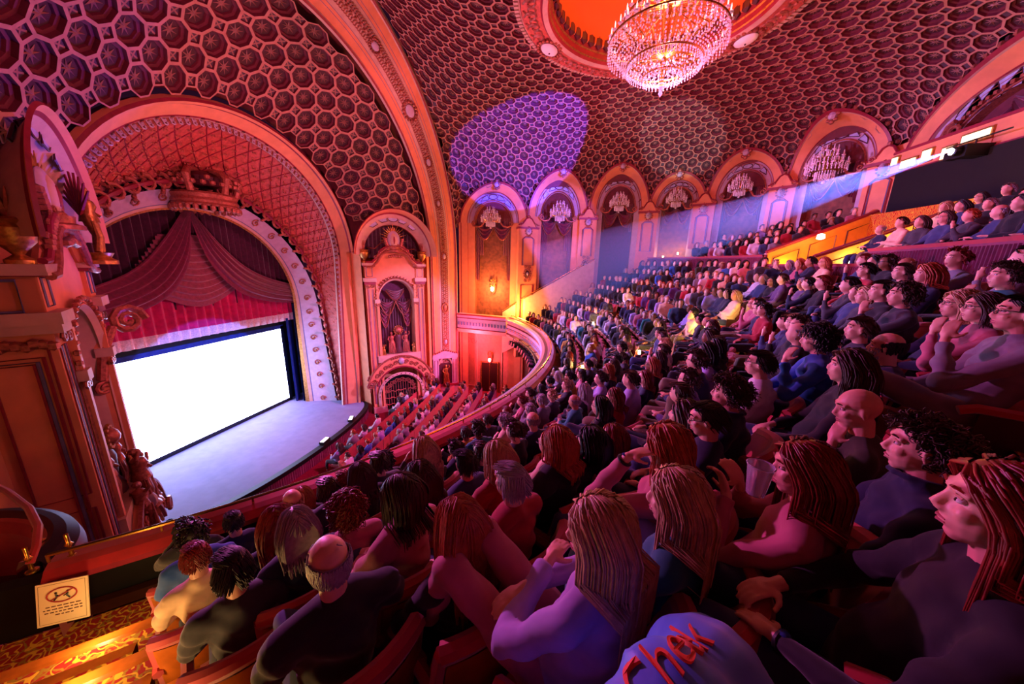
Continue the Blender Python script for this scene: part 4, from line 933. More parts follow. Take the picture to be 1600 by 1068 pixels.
# rail and fascia
mb = MB(); T0, T1 = -50.2, 40.5
rsweep(mb, [(12.9, -4.2, M['blackp']), (12.9, -3.5, M['dark']), (13.14, -3.5, M['maroon']), (13.16, -3.42, M['redv']), (13.08, -3.34, M['redv']), (13.0, -3.31, M['redv']), (12.86, -3.31, M['maroon']), (12.84, -3.36, M['dark']), (12.72, -3.38, M['redv']), (12.62, -3.44, M['pale']), (12.58, -3.44, M['pale']), (12.56, -3.52, M['redv']),
   (12.7, -3.6, M['cream']), (12.75, -3.75, M['maroon']), (12.68, -3.8, M['pale']), (12.72, -4.3, M['maroon']), (12.62, -4.36, M['cream']), (12.75, -4.6, M['cream']), (13.0, -4.6, M['cream'])], T0, T1, 110)
rsweep(mb, [(12.93, -4.2, M['blackp']), (12.93, -3.55, M['blackp']), (12.85, -3.5, M['blackp']), (12.85, -4.2, M['blackp'])], -62, T0, 12)
rsweep(mb, [(12.9, -4.2, M['blackp']), (13.02, -4.12, M['dwood']), (13.0, -4.0, M['dwood']), (12.92, -3.98, M['blackp'])], T0, T1, 60)
for k in range(90): c = pol(12.69, lerp(-20, T1, k/89), -4.05); mb.ball(c, (.05, .12, .09), M['blue'] if k % 3 else M['orn'], 6, Matrix.Rotation(radians(lerp(-20, T1, k/89)), 3, 'Z'))
mb.add([pol(12.9, T0, -4.2), pol(12.9, T0, -3.34), pol(13.12, T0, -3.4), pol(13.12, T0, -4.2)], [(0, 1, 2, 3)], M['redv'])
A_ = pol(12.62, T1); B_ = Vector((-7.55, 20.75, 0)); dd = (B_-A_).normalized(); nn = Vector((dd.y, -dd.x, 0)); nn = nn if nn.y > 0 else -nn
for (o0, z0, mm), (o1, z1, _) in zip(PR2 := [(.4, -3.31, M['redv']), (0, -3.31, M['redv']), (-.05, -3.4, M['pale']), (.03, -3.55, M['maroon']), (.03, -3.62, M['pale']), (.03, -4.25, M['maroon']), (-.03, -4.3, M['cream']), (.1, -4.55, M['cream']), (.6, -4.55, M['cream'])], PR2[1:]):
    mb.grid(lambda u, v: A_.lerp(B_, u)+nn*lerp(o0, o1, v)+Vector((0, 0, lerp(z0, z1, v))), 1, 1, mm)
for k in range(16): mb.box(A_.lerp(B_, (k+.5)/16)+nn*.02+Vector((0, 0, -3.95)), (.1, .04, .2), M['blue'])
struct(mb, 'trim_50', 'curved balcony front with red velvet ledge and cream frieze')
mb = MB(); mb.tube([pol(12.98, lerp(T0, T1, k/80), -3.22) for k in range(81)], .022, M['brass'], 6)
for k in range(24): mb.tube([pol(12.98, lerp(T0, T1, k/23), -3.31), pol(12.98, lerp(T0, T1, k/23), -3.22)], .015, M['brass'], 5)
mb.build('safety_rail', label='thin brass safety rail along the curved balcony front', cat='rail')
# stage spotlights slung under the balcony front
spot0 = thing('stage_spotlight', 'black stage spotlight under the balcony front, closest to the far wall', 'spotlight', (0, 0, 0), group='spotlights under the balcony front')
mb = MB(); R = Matrix.Rotation(radians(-75), 3, 'Y'); mb.lathe((0, 0, 0), [(.05, -.28), (.1, -.25), (.11, .1), (.13, .12), (.13, .3), (.11, .3)], M['blackp'], 12, R); mb.build('body', spot0)
mb = MB(); mb.tube([(.0, -.14, 0), (0, -.14, .2), (0, .14, .2), (0, .14, 0)], .015, M['blackp'], 5); mb.tube([(0, 0, .2), (0, 0, .34)], .02, M['bin'] if 'bin' in M else M['blue'], 6); mb.build('yoke', spot0)
def dup(root, loc, rz, label=None, group=None):
    r = root.copy(); COL.objects.link(r); r.location = loc; r.rotation_euler = (0, 0, rz)
    if label: r['label'] = label
    if group: r['group'] = group
    for ch in root.children:
        c = ch.copy(); COL.objects.link(c); c.parent = r
        for g in ch.children: d = g.copy(); COL.objects.link(d); d.parent = c
    return r
sp = [33.5, 31.8, 30, 27, 25, 23, 20.5, 18, 15.5, 13, 9, 5, -1, -8, -11]
for i, a in enumerate(sp):
    p = pol(12.42, a, -4.62)
    if i == 0: spot0.location = p; spot0.rotation_euler = (0, 0, radians(a))
    else: dup(spot0, p, radians(a))['label'] = 'black spotlight under the balcony front, %s from the far wall' % ['', 'second', 'third', 'fourth', 'fifth', 'sixth', 'seventh', 'eighth', 'ninth', 'tenth', 'eleventh', 'twelfth', 'thirteenth', 'fourteenth', 'fifteenth'][i]
mb = MB(); mb.tube([pol(12.42, lerp(-14, 36, k/30), -4.28) for k in range(31)], .025, M['blackp'], 6)
for a in range(-12, 36, 6): mb.tube([pol(12.42, a, -4.28), pol(12.7, a, -4.25)], .015, M['blackp'], 5)
mb.build('lighting_bar', label='black pipe carrying spotlights under the balcony front', cat='pipe')
# barrier behind the lower tier, upper tier floor, vomitory walls
mb = MB()
for t0, t1 in ((-24, -8.2), (-8.2, 5.2), (5.2, 42)):
    zt = .5 if t0 != -8.2 else .18
    rsweep(mb, [(20.28, ZFL(7), M['vel']), (20.3, zt-.06, M['redv']), (20.26, zt, M['redv']), (20.42, zt, M['vel']), (20.42, zt-.5, M['vel'])], t0, t1, 60)
for k in range(260):
    a = lerp(-20, 38, k/259); mb.tube([pol(20.25, a, -.9), pol(20.27, a, .4 if not -8.2 < a < 5.2 else .1)], .018, M['vel'], 4, cap=False)
struct(mb, 'wall_barrier', 'pleated dark red barrier behind the lower seats')
mb = MB(); pr = []
for j in range(6):
    pr += [(20.75+.86*j, -.1+.36*j, M['dark']), (21.61+.86*j, -.1+.36*j, M['carpet'])]
for t0, t1 in ((-24, -1.6), (5.6, 40)): rsweep(mb, pr, t0, t1, 50)
rsweep(mb, [(20.4, -.6, M['carpet']), (23.6, -.6, M['carpet']), (23.6, 1.9, M['cream'])], -2.2, 6, 10)
struct(mb, 'floor_upper', 'stepped carpeted floor of the upper seating tier')
YW = mat('ochre_stairwell_plaster', 'd69a38', .6, var=.12)
mb = MB()
for th, r0, r1, za, zb in ((5.3, 20.45, 23.9, .55, 2.0), (-1.4, 20.5, 23.7, .35, 1.7)):
    n = Vector((-sin(radians(th)), cos(radians(th)), 0)); 
    a, b = pol(r0, th, 0), pol(r1, th+.4, 0); V = []
    for o in (.06, -.06): V += [a+n*o+Vector((0, 0, -.7)), b+n*o+Vector((0, 0, -.7)), b+n*o+Vector((0, 0, zb)), a+n*o+Vector((0, 0, za))]
    mb.add(V, [(0, 1, 2, 3), (7, 6, 5, 4), (0, 4, 5, 1), (1, 5, 6, 2), (2, 6, 7, 3), (3, 7, 4, 0)], YW)
    mb.tube([V[3]+Vector((0, 0, .03)), V[2]+Vector((0, 0, .03))], .07, M['maroon'], 6); mb.tube([V[3], a+Vector((0, 0, -.7))], .06, M['cream'], 6)
    for q in range(3):
        f0, f1 = q/3+.06, (q+1)/3-.04; P_ = [a.lerp(b, f)-n*.075+Vector((0, 0, z)) for f, z in ((f0, -.35), (f1, -.35), (f1, lerp(za, zb, f1)-.25), (f0, lerp(za, zb, f0)-.25))]
        mb.tube(P_, .02, M['dwood'], 4, closed=True)
struct(mb, 'wall_stairwell', 'ochre panelled sloping walls of the exit stairwell in the upper tier')
for th, r, z, lb in ((-1.55, 21.3, .25, 'lower'), (-1.45, 22.2, .6, 'middle'), (-1.3, 23.1, 1.0, 'upper')):
    mb = MB(); mb.lathe((0, 0, 0), [(.05, -.03), (.11, 0), (.09, .12), (.02, .14)], M['bulb'], 8); o = mb.build('stair_lamp', label='small warm wall light in the exit stairwell, %s of three' % lb, cat='wall lamp'); o.location = pol(r, th-.35, z)
    light('POINT', pol(r, th-1.6, z), (1, .5, .12), 28, size=.05, name='stair_light')
mb = MB(); mb.lathe((0, 0, 0), [(.05, -.03), (.12, 0), (.1, .14), (.02, .16)], M['bulbr'], 8); o = mb.build('stair_lamp', label='orange red globe light above the exit stairwell wall', cat='wall lamp'); o.location = pol(21.8, 4.2, 1.05); light('POINT', pol(21.8, 3, 1.0), (1, .2, .05), 45, size=.05, name='stair_light')
light('POINT', pol(21.0, 4.6, 0.0), (1, .5, .08), 60, size=.05, name='stair_light'); light('POINT', pol(21.4, 1.8, .9), (1, .45, .08), 60, size=.05, name='stair_light')
# aisle lights: small glowing lamps low on seat ends
AL = [(15.87, 14.8, -2.3), (15.15, 14.9, -2.65), (14.47, 15.1, -3.0), (17.3, 14.6, -1.6), (21.0, 27.5, .55), (21.6, 26.2, .75), (22.2, 25, 1.0), (23.2, 23.6, 1.4), (23.8, 22.8, 1.65), (18.2, -9.2, -1.1), (17.3, -8.2, -1.55), (15.8, -8.0, -2.4), (14.2, -6.0, -3.2)]
for i, (r, a, z) in enumerate(AL):
    mb = MB(); mb.box((0, 0, 0), (.06, .06, .1), M['bulb']); o = mb.build('aisle_light', None, False); o.location = pol(r, a, z)
    tag(o, 'small warm glowing aisle light, '+['third up the far aisle of the lower tier', 'second up the far aisle of the lower tier', 'lowest in the far aisle of the lower tier', 'highest in the far aisle of the lower tier', 'lowest in the upper tier aisle', 'second up the upper tier aisle', 'third up the upper tier aisle', 'fourth up the upper tier aisle', 'highest in the upper tier aisle', 'highest in the right centre aisle', 'second down the right centre aisle', 'third down the right centre aisle', 'nearest the rail in the right centre aisle'][i], 'aisle light', 'aisle lights among the seats'); light('POINT', pol(r, a-.2, z+.12), (1, .55, .16), 26, size=.03, name='aisle_lamp')
for r, a, z in ((13.9, -47.0, -3.75), (14.75, -46.0, -3.3), (15.6, -44.6, -2.85), (16.4, -43.4, -2.35)):
    light('POINT', pol(r, a-.6, z+.18), (1, .55, .18), 15, size=.05, name='aisle_lamp')
light('POINT', pol(14.0, -53, -3.2), (1, .25, .07), 12, size=.1, name='aisle_lamp')
# ------------------------------------------------------------------ theatre chair
def make_chair(name='theatre_chair'):
    t = thing(name, 'red velvet theatre chair', 'chair', (0, 0, 0))
    mb = MB()   # curved upholstered back, local +x faces the stage
    def bk(u, v, o): a = lerp(-1, 1, u); return Vector((-.33+.10*a*a*1.0-.10*v+o, a*.27, .40+.52*v-(.04*a*a*v)))
    mb.grid(lambda u, v: bk(u, v, .05+.02*sin(pi*v)), 10, 6, M['redv'])
    mb.build('back_cushion', t, label='red velvet padded front')
    mb = MB(); mb.grid(lambda u, v: bk(u, v*.93, -.035), 10, 3, M['wood']); mb.grid(lambda u, v: bk(u, 0, lerp(.05, -.035, v)), 10, 1, M['wood']); mb.build('back_panel', t, label='varnished amber wooden rear panel')
    mb = MB(); mb.tube([bk(k/14, 1, .01)+Vector((0, 0, -.0)) for k in range(15)], .045, M['redv'], 8)
    for s in (0, 1): mb.tube([bk(s, v/6, .01) for v in range(7)], .035, M['redv'], 6)
    mb.build('back_rim', t, label='rolled red velvet rim')
    mb = MB(); mb.grid(lambda u, v: Vector((lerp(-.24, .2, v), lerp(-.25, .25, u), .40+.045*sin(pi*u)**.5*sin(pi*v)**.5)), 8, 6, M['redv']); mb.box((-.02, 0, .36), (.44, .5, .06), M['dwood']); mb.build('seat', t)
    for s in (-1, 1):
        mb = MB(); mb.tube([(-.33, s*.28, .62), (.05, s*.28, .63), (.12, s*.28, .60)], .032, M['redv'], 6); a = mb.build('armrest', t)
        mb = MB(); mb.box((-.1, s*.285, .3), (.34, .03, .6), M['dwood'], None, .8); mb.box((-.1, s*.285, .02), (.4, .05, .04), M['dwood']); mb.build('side_frame', t)
    return t
def copy_chair(root, loc, rz, label, group): return dup(root, loc, rz, label, group)

# ------------------------------------------------------------------ people
SKIN = [mat('skin_fair', 'd8a48c', .45, var=.1, scale=8), mat('skin_tan', 'b97f62', .45, var=.1, scale=8), mat('skin_brown', '7c4a34', .45, var=.1, scale=8)]
HAIR = dict(black=mat('black_hair', '120c0e', .45, var=.3, scale=30), brown=mat('brown_hair', '3b2218', .45, var=.35, scale=30), auburn=mat('auburn_hair', '7a1c14', .4, var=.4, scale=30), blond=mat('blond_hair', 'b8926a', .4, var=.35, scale=30), grey=mat('grey_hair', '9c949a', .5, var=.3, scale=30), copper=mat('copper_hair', 'a8502a', .4, var=.35, scale=30))
CLO = {k: mat(k.replace(' ', '_')+'_fabric', h, .85, var=.22, scale=7, sheen=.15) for k, h in {'black': '131218', 'navy': '16203f', 'charcoal': '34343c', 'white': 'c9c4cc', 'lilac': '9d8cc4', 'red': 'a01828', 'grey': '78757e', 'blue': '2a5aa8', 'teal': '1c6a74', 'olive': '3a3e28', 'cream': 'd9bb98', 'rose': 'b06070', 'denim': '2c3c62', 'khaki': '7a6a4e', 'mustard': 'b8862c', 'green': '1d8a4c', 'purple': '4a2a6a'}.items()}
SHOE = mat('dark_shoe_leather', '15100f', .4)
EYEW = mat('eye_white', 'd8d0d0', .2, var=.02); EYEI = mat('eye_iris', '1c1412', .15, var=.02); LIP = mat('lip_skin', 'a8505a', .4, var=.1)
DG = None
def remesh(mb, name, m, vox, smooth=2, disp=None, parent=None, post=None, link=True):
    """one continuous surface grown over the collected solids"""
    me = bpy.data.meshes.new(name); me.from_pydata(mb.v, [], mb.f); o = bpy.data.objects.new(name, me); COL.objects.link(o)
    md = o.modifiers.new('r', 'REMESH'); md.mode = 'VOXEL'; md.voxel_size = vox
    if smooth: sm = o.modifiers.new('s', 'SMOOTH'); sm.factor = .5; sm.iterations = smooth
    dg = bpy.context.evaluated_depsgraph_get(); nm = bpy.data.meshes.new_from_object(o.evaluated_get(dg)); nm.name = name
    o.modifiers.clear(); o.data = nm; bpy.data.meshes.remove(me); nm.materials.clear(); nm.materials.append(m)
    n = len(nm.vertices)
    if (disp or post) and n:
        co = np.empty(n*3, np.float32); nm.vertices.foreach_get('co', co); co = co.reshape(-1, 3)
        if disp:
            no = np.empty(n*3, np.float32); nm.vertices.foreach_get('normal', no); no = no.reshape(-1, 3); co = co+no*disp(co)[:, None]
        if post: co = post(co)
        nm.vertices.foreach_set('co', co.astype(np.float32).ravel())
    nm.polygons.foreach_set('use_smooth', [True]*len(nm.polygons)); nm.update()
    if parent: o.parent = parent
    return o
def Hm(loc, yaw, pitch, tilt):
    return Matrix.Translation(loc) @ Matrix.Rotation(yaw, 4, 'Z') @ Matrix.Rotation(pitch, 4, 'Y') @ Matrix.Rotation(tilt, 4, 'X')
def build_person(label, root=None, head=(0, 0, 0), lean=0., twist=0., hair='brown', style='short', top='black', legs='denim', skin=0, armL=None, armR=None, knees=((.45, .13, .5), (.45, -.13, .5)), feet=None, vox=.012, seed=1,
                 beard=None, glasses=False, eyes=True, strands=90, slim=1., parts=True, collar=False, headoff=(0, 0, 0), sleeve=1., headscale=1., watch=0):
    """seated person, hips over the local origin, facing local +x; floor at z=0"""
    r = random.Random(seed); t = root or thing('person', label, 'person')
    S = slim; hip = Vector((0, 0, .52)); ch = Vector((-.10+lean*.35, 0, .80)); sh = Vector((-.12+lean*.62, 0, 1.0)); nk = sh+Vector((.005, 0, .07)); hd = nk+Vector((.035+.03*lean, 0, .15))+Vector(headoff)
    def tw(p, k=1.): q = Vector(p)-sh; c, s_ = cos(twist*k), sin(twist*k); return Vector((sh.x+q.x*c-q.y*s_, sh.y+q.x*s_+q.y*c, p[2]))
    shL, shR = tw(sh+Vector((0, .185*S, -.02))), tw(sh+Vector((0, -.185*S, -.02)))
    armL = armL or [(.04, .27, .70), (.26, .12, .62)]; armR = armR or [(.04, -.27, .70), (.26, -.12, .62)]
    HM = Hm(hd, *head)
    if headscale != 1: HM = HM @ Matrix.Scale(headscale, 4)
    def h(x, y, z): return HM @ Vector((x, y, z))
    HR = HM.to_3x3()
    # ---- skin body
    b = MB(); K = None
    def cap(p, q, r0, r1, n=10): b.tube([Vector(p), Vector(p).lerp(Vector(q), .5), Vector(q)], [r0, (r0+r1)/2, r1], K, n); b.ball(q, r1, K, 8); b.ball(p, r0, K, 8)
    b.ball(h(-.012, 0, .028), (.098, .076, .094), K, 18, HR); b.ball(h(.026, 0, -.035), (.066, .06, .075), K, 14, HR); b.ball(h(.052, 0, -.088), (.03, .032, .024), K, 8, HR); b.ball(h(.0, 0, -.05), (.07, .062, .05), K, 10, HR)
    b.tube([h(.078, 0, .035), h(.088, 0, .01), h(.104, 0, -.016), h(.093, 0, -.030)], [.009, .011, .0125, .011], K, 8)
    for s in (-1, 1):
        b.ball(h(.097, s*.012, -.026), .0085, K, 6); b.tube([h(.083, s*.008, .042), h(.080, s*.035, .044), h(.062, s*.058, .036)], .010, K, 6)
        b.ball(h(.058, s*.036, -.018), (.026, .022, .024), K, 8, HR)
        b.ball(h(-.008, s*.078, -.004), (.022, .010, .032), K, 8, HR @ Matrix.Rotation(s*.35, 3, 'Z')); b.ball(h(-.004, s*.078, -.028), (.010, .008, .012), K, 6, HR)
    b.tube([h(.082, -.022, -.053), h(.090, 0, -.051), h(.082, .022, -.053)], [.005, .0075, .005], K, 6); b.tube([h(.080, -.019, -.064), h(.088, 0, -.065), h(.080, .019, -.064)], [.005, .008, .005], K, 6)
    b.tube([nk-Vector((0, 0, .08)), nk, h(-.018, 0, -.06)], [.072, .056, .056], K, 12)
    b.tube([hip, ch, sh-Vector((0,0,.06))], [.11*S, .10*S, .09*S], K, 12); cap(shL-Vector((0,.02,.02)), shR+Vector((0,.02,-.02)), .045, .045)
    hands = []
    for s, A, P in ((1, armL, shL), (-1, armR, shR)):
        e, w = Vector(A[0]), Vector(A[1]); cap(P-Vector((0, s*.02, .02)), e, .038*S, .034*S); cap(e, w, .035*S, .026)
        fd = Vector(A[2]).normalized() if len(A) > 2 else (w-e).normalized()
        pn = Vector(A[3]).normalized() if len(A) > 3 else Vector((0, 0, 1)); side = fd.cross(pn).normalized()*s; pn = side.cross(fd).normalized()*s
        curl = A[4] if len(A) > 4 else .7
        pc = w+fd*.05; Rm = Matrix((fd, side, pn)).transposed(); b.ball(pc, (.05, .042, .018), K, 10, Rm); b.tube([w, pc], [.025, .022], K, 8)
        for q in range(4):
            base = pc+fd*.035+side*(.03-.020*q); L = (.032, .036, .034, .026)[q]; d = fd; p = base; pts = [base-fd*.02, base]
            for j in range(3):
                a = curl*(.35+.45*j); d = (fd*cos(a)-pn*sin(a)); p = p+d*L*(1, .75, .6)[j]; pts.append(p)
            b.tube(pts, [.010, .0095, .009, .0085, .0075], K, 6); b.ball(p, .0075, K, 5)
        tb = pc-fd*.025+side*.03; td = (fd*.6+side*.8-pn*.25).normalized(); b.tube([tb, tb+td*.04, tb+td*.04+(fd*.8+side*.3-pn*.4).normalized()*.035], [.014, .011, .009], K, 6)
        hands.append((w, pc))
    for s, kn in ((1, knees[0]), (-1, knees[1])):
        kn = Vector(kn); ft = Vector((feet[0] if s > 0 else feet[1])) if feet else Vector((kn.x+.03, kn.y, .06)); cap((0, s*.09, .5), kn, .075*S, .055); cap(kn, ft, .05, .035)
    eL = [HM.inverted() @ Vector((0, 0, 0))]
    Hi = np.array(HM.inverted())
    def post(co):
        l = co @ Hi[:3, :3].T+Hi[:3, 3]
        for s in (-1, 1):
            d2 = ((l[:, 0]-.088)/.03)**2+((l[:, 1]-s*.031)/.017)**2+((l[:, 2]-.018)/.012)**2; w = np.exp(-d2)*.011; l[:, 0] -= w
        HMn = np.array(HM); return l @ HMn[:3, :3].T+HMn[:3, 3]
    body = remesh(b, 'body', SKIN[skin], vox, 2 if vox < .02 else 1, None, t, post if vox < .02 else None)
    # ---- clothes
    c = MB(); sl = sleeve
    c.tube([hip-Vector((0, 0, .06)), hip+Vector((-.01, 0, .1)), ch, sh-Vector((0, 0, .03)), sh+Vector((0, 0, .045))], [.155*S, .15*S, .155*S, .14*S, .072], K, 16)
    c.tube([shL+Vector((0, 0, .0)), sh+Vector((0, 0, .02)), shR], [.07*S, .095*S, .07*S], K, 10)
    for y in (-.09, .09): c.ball(tw(ch+Vector((.02, y*S, .06))), (.10*S, .09*S, .14), K, 10); c.ball(hip+Vector((0, y*.8, .02)), (.13*S, .10*S, .12), K, 10)
    for s, A, P in ((1, armL, shL), (-1, armR, shR)):
        e, w = Vector(A[0]), Vector(A[1]); w2 = e.lerp(w, .93*(sl*2-1)) if sl > .5 else e; e2 = e if sl > .5 else P.lerp(e, sl*2)
        c.ball(P, .07*S, K, 8); c.tube([P, P.lerp(e2, .5), e2], [.07*S, .062*S, .055*S], K, 10); 
        if sl > .5: c.ball(e, .055*S, K, 8); c.tube([e, e.lerp(w2, .5), w2], [.055*S, .05*S, .04], K, 10)
    if collar: c.tube([h(-.02, 0, -.10)+Vector((.03*cos(a), .0, 0))+Vector((.06*cos(a), .07*sin(a), -.02)) for a in [2*pi*k/12 for k in range(12)]], .018, K, 6, closed=True)
    f1, f2, f3 = r.uniform(0, 6), r.uniform(0, 6), r.uniform(0, 6)
    def folds(co): return (.004*np.sin(co[:, 2]*48+5*np.sin(co[:, 1]*9+f1)+6*co[:, 0])+.006*np.sin(co[:, 1]*21+8*co[:, 0]+f2+4*np.sin(co[:, 2]*11))).astype(np.float32)
    vt = max(vox*1.3, .014); remesh(c, 'top', CLO[top], vt, 2, folds, t)
    if watch:
        A = armL if watch > 0 else armR; e, w = Vector(A[0]), Vector(A[1]); dd_ = (w-e).normalized(); u1 = dd_.orthogonal().normalized(); v1 = dd_.cross(u1); q = e.lerp(w, .93)
        c = MB(); c.tube([q+(u1*cos(a)+v1*sin(a))*.033 for a in [2*pi*k/16 for k in range(16)]], .009, M['blackp'], 6, closed=True); c.ball(q+Vector((0, 0, .035)), (.018, .018, .006), M['bluec'], 8); c.build('wristwatch', t)
    c = MB()
    c.ball(hip+Vector((-.02, 0, -.02)), (.15*S, .17*S, .11), K, 12)
    for s, kn in ((1, knees[0]), (-1, knees[1])):
        kn = Vector(kn); ft = Vector((feet[0] if s > 0 else feet[1])) if feet else Vector((kn.x+.03, kn.y, .06)); k0 = Vector((0, s*.09, .5)); c.tube([k0, k0.lerp(kn, .5), kn], [.105*S, .09*S, .072], K, 12); c.ball(kn, .072, K, 10); c.tube([kn, kn.lerp(ft, .45), ft+(kn-ft)*.12], [.07, .068, .058], K, 12)
    remesh(c, 'trousers', CLO[legs], vt*1.15, 2, folds, t)
    c = MB()
    for s, kn in ((1, knees[0]), (-1, knees[1])):
        kn = Vector(kn); ft = Vector((feet[0] if s > 0 else feet[1])) if feet else Vector((kn.x+.03, kn.y, .06)); c.ball(ft+Vector((.06, 0, -.01)), (.13, .045, .045), K, 10); c.ball(ft+Vector((-.03, 0, .01)), (.05, .042, .055), K, 8)
    c.mats = []; c.m = [0]*len(c.f); c.mats = [SHOE]; c.build('shoes', t)
    # ---- hair
    if style != 'bald':
        hm = HAIR[hair]; c = MB(); c.mats = [hm]
        L, curl, vol = dict(short=(.05, .0, 1.03), crop=(.03, 0, 1.01), bob=(.17, .1, 1.08), long=(.36, .12, 1.10), wavy=(.34, .45, 1.16), curly=(.11, 1., 1.16), bun=(.05, .1, 1.02), fringe=(.028, .1, 1.0), balding=(.03, 0, 1.0), messy=(.09, .5, 1.1))[style]
        rx, ry, rz = .104*vol, .083*vol, .100*vol; c0 = Vector((-.016, 0, .030))
        bald = style in ('fringe', 'balding')
        # scalp shell
        nu, nv = (44, 28) if strands > 200 else (20, 12); vs = []; fs = []
        def ok(d):
            if bald and (d.z > (.30 if d.x < 0 else .15) or d.z < -.5): return False
            if style == 'balding' and d.x > .1 and d.z > .1: return False
            if d.x > .35 and d.z < .50+(.2 if abs(d.y) < .35 else 0)-.0: return False
            if d.x > .05 and d.z < -.05: return False
            return d.z > -.62
        for i in range(nu):
            for j in range(nv):
                a0, a1 = 2*pi*i/nu, 2*pi*(i+1)/nu; e0, e1 = lerp(-.75, pi/2, j/nv), lerp(-.75, pi/2, (j+1)/nv)
                q = [Vector((cos(e)*cos(a), cos(e)*sin(a), sin(e))) for a, e in ((a0, e0), (a1, e0), (a1, e1), (a0, e1))]; m_ = sum(q, Vector())/4
                if ok(m_.normalized()): vs_ = [h(*(c0+Vector((d.x*rx*.985, d.y*ry*.985, d.z*rz*.985)))) for d in q]; c.add(vs_, [(0, 1, 2, 3)], hm)
        n_ = strands; Dn = HR.inverted() @ Vector((0, 0, -1)); longh = L > .15; near_ = strands > 200; thk = (.0042 if near_ else .0085)*(1.25 if curl > .8 else 1)
        def path(d, n, st, rr=None, ph=0):
            p = c0+Vector((d.x*rx, d.y*ry, d.z*rz)); pts = [h(*p)]
            for j in range(n):
                nr = Vector(((p.x-c0.x)/rx**2, (p.y-c0.y)/ry**2, (p.z-c0.z)/rz**2)).normalized()
                kb = max(0, min(1, (p.z+.03)/.08)); g = Dn*1.0+Vector(((-.6 if d.x > -.3 else -.15)*kb, .5*(1 if d.y > 0 else -1)*(1 if d.z > .5 else .1)*kb, 0))
                if style in ('short', 'crop', 'messy'): g = Vector((-.4, .3*(1 if d.y > 0 else -1), -.6)) if d.z < .6 else Vector((.9, .5, -.1))
                if rr and style in ('curly', 'messy'): g = g+Vector((rr.uniform(-1, 1), rr.uniform(-1, 1), rr.uniform(-1, 1)))*1.2
                g = g-nr*min(0, g.dot(nr)) if (Vector(((p.x-c0.x)/rx, (p.y-c0.y)/ry, (p.z-c0.z)/rz)).length < 1.1) else g
                wob = Vector((sin(ph+j*1.3), cos(ph+j*1.1), sin(ph*2+j)))*curl*.010 if rr else Vector()
                p = p+g.normalized()*st+wob; e_ = Vector(((p.x-c0.x)/rx, (p.y-c0.y)/ry, (p.z-c0.z)/rz)).length
                if e_ < 1.0: p = c0+(p-c0)/e_
                if p.x > .045 and p.z < .05 and abs(p.y) < .075: p.y = .08*(1 if p.y >= 0 else -1)
                wp = h(*p)
                if wp.z < sh.z+.07:
                    dx, dy = wp.x-sh.x, wp.y-sh.y; lim = .14*S
                    if abs(dy) < .25 and abs(dx) < lim and dx < .05: wp.x = sh.x-lim
                    p = HM.inverted() @ wp
                pts.append(wp)
            return pts
        if longh:      # smooth fall of hair under the loose strands
            na = 44; nn_ = 12; rows = []
            for i in range(na+1):
                a = pi+lerp(-1.95, 1.95, i/na); P_ = path(Vector((cos(a)*.15, sin(a)*.15, .985)), nn_+6, (L+.19)/(nn_+6)*(1+.05*sin(i*2.1)), None); o_ = .004*sin(i*1.9)+.003*sin(i*4.3)
                ctr = h(0, 0, -.05); rows.append([q+(Vector((q.x-ctr.x, q.y-ctr.y, 0)).normalized()*(o_*min(1, qi/5)-.004)) for qi, q in enumerate(P_)])
            m_ = len(rows[0]); c.add([q for rw in rows for q in rw], [(i*m_+j, (i+1)*m_+j, (i+1)*m_+j+1, i*m_+j+1) for i in range(na) for j in range(m_-1)], hm)
        for i in range(int(n_*(1.6 if near_ else 1.3))):
            for _ in range(20):
                d = Vector((r.gauss(0, 1), r.gauss(0, 1), r.gauss(0, 1))).normalized()
                if ok(d): break
            if (longh or style == 'bob') and near_ and i % 5 == 0: d = Vector((.62, r.uniform(-.5, .5), .62)).normalized()
            if longh and d.z < .1: d = Vector((d.x, d.y, abs(d.z)+.15)).normalized()
            n = 10 if longh else 6; pts = path(d, n, L*r.uniform(.8, 1.12)/n+(.010 if longh else 0), r, r.uniform(0, 6))
            c.tube(pts, [thk*1.2]+[thk*(1-.6*((j+1)/n)**2) for j in range(n)], hm, 4 if not near_ else 4, cap=False)
        if style == 'bun': c.ball(h(-.10, 0, .09), .045, hm, 10)
        ho = c.build('hair', t, sharp=False)
    if beard:
        c = MB(); c.mats = [HAIR[beard]]
        for i in range(120):
            a = r.uniform(-1.5, 1.5); z = r.uniform(-.1, -.045 if abs(a) < .5 else -.0); z = min(z, -.055) if abs(a) < .45 else z
            rr_ = .083 if z > -.07 else .072; q = Vector((.012+rr_*cos(a)*.98, .068*sin(a)*1.0, z)); c.tube([h(*q), h(q.x+.01*cos(a), q.y*1.06, q.z-.018)], [.006, .002], HAIR[beard], 4, cap=False)
        c.build('beard', t, sharp=False)
    if eyes:
        c = MB()
        for s in (-1, 1): c.ball(h(.070, s*.031, .016), (.0125, .0125, .009), EYEW, 10, HR); c.ball(h(.0785, s*.031, .0165), (.005, .0058, .0058), EYEI, 8, HR); c.tube([h(.076, s*.018, .028), h(.0835, s*.03, .030), h(.074, s*.046, .026)], .0032, SKIN[skin], 4); c.tube([h(.088, s*.014, .044), h(.088, s*.033, .050), h(.072, s*.052, .043)], [.004, .005, .003], HAIR.get(hair, HAIR['brown']), 4)
        c.build('eyes', t)
        c = MB(); c.tube([h(.0855, -.021, -.0525), h(.0935, 0, -.0505), h(.0855, .021, -.0525)], [.0025, .006, .0025], LIP, 6); c.tube([h(.084, -.018, -.0625), h(.0915, 0, -.0635), h(.084, .018, -.0625)], [.0025, .0065, .0025], LIP, 6); c.build('lips', t)
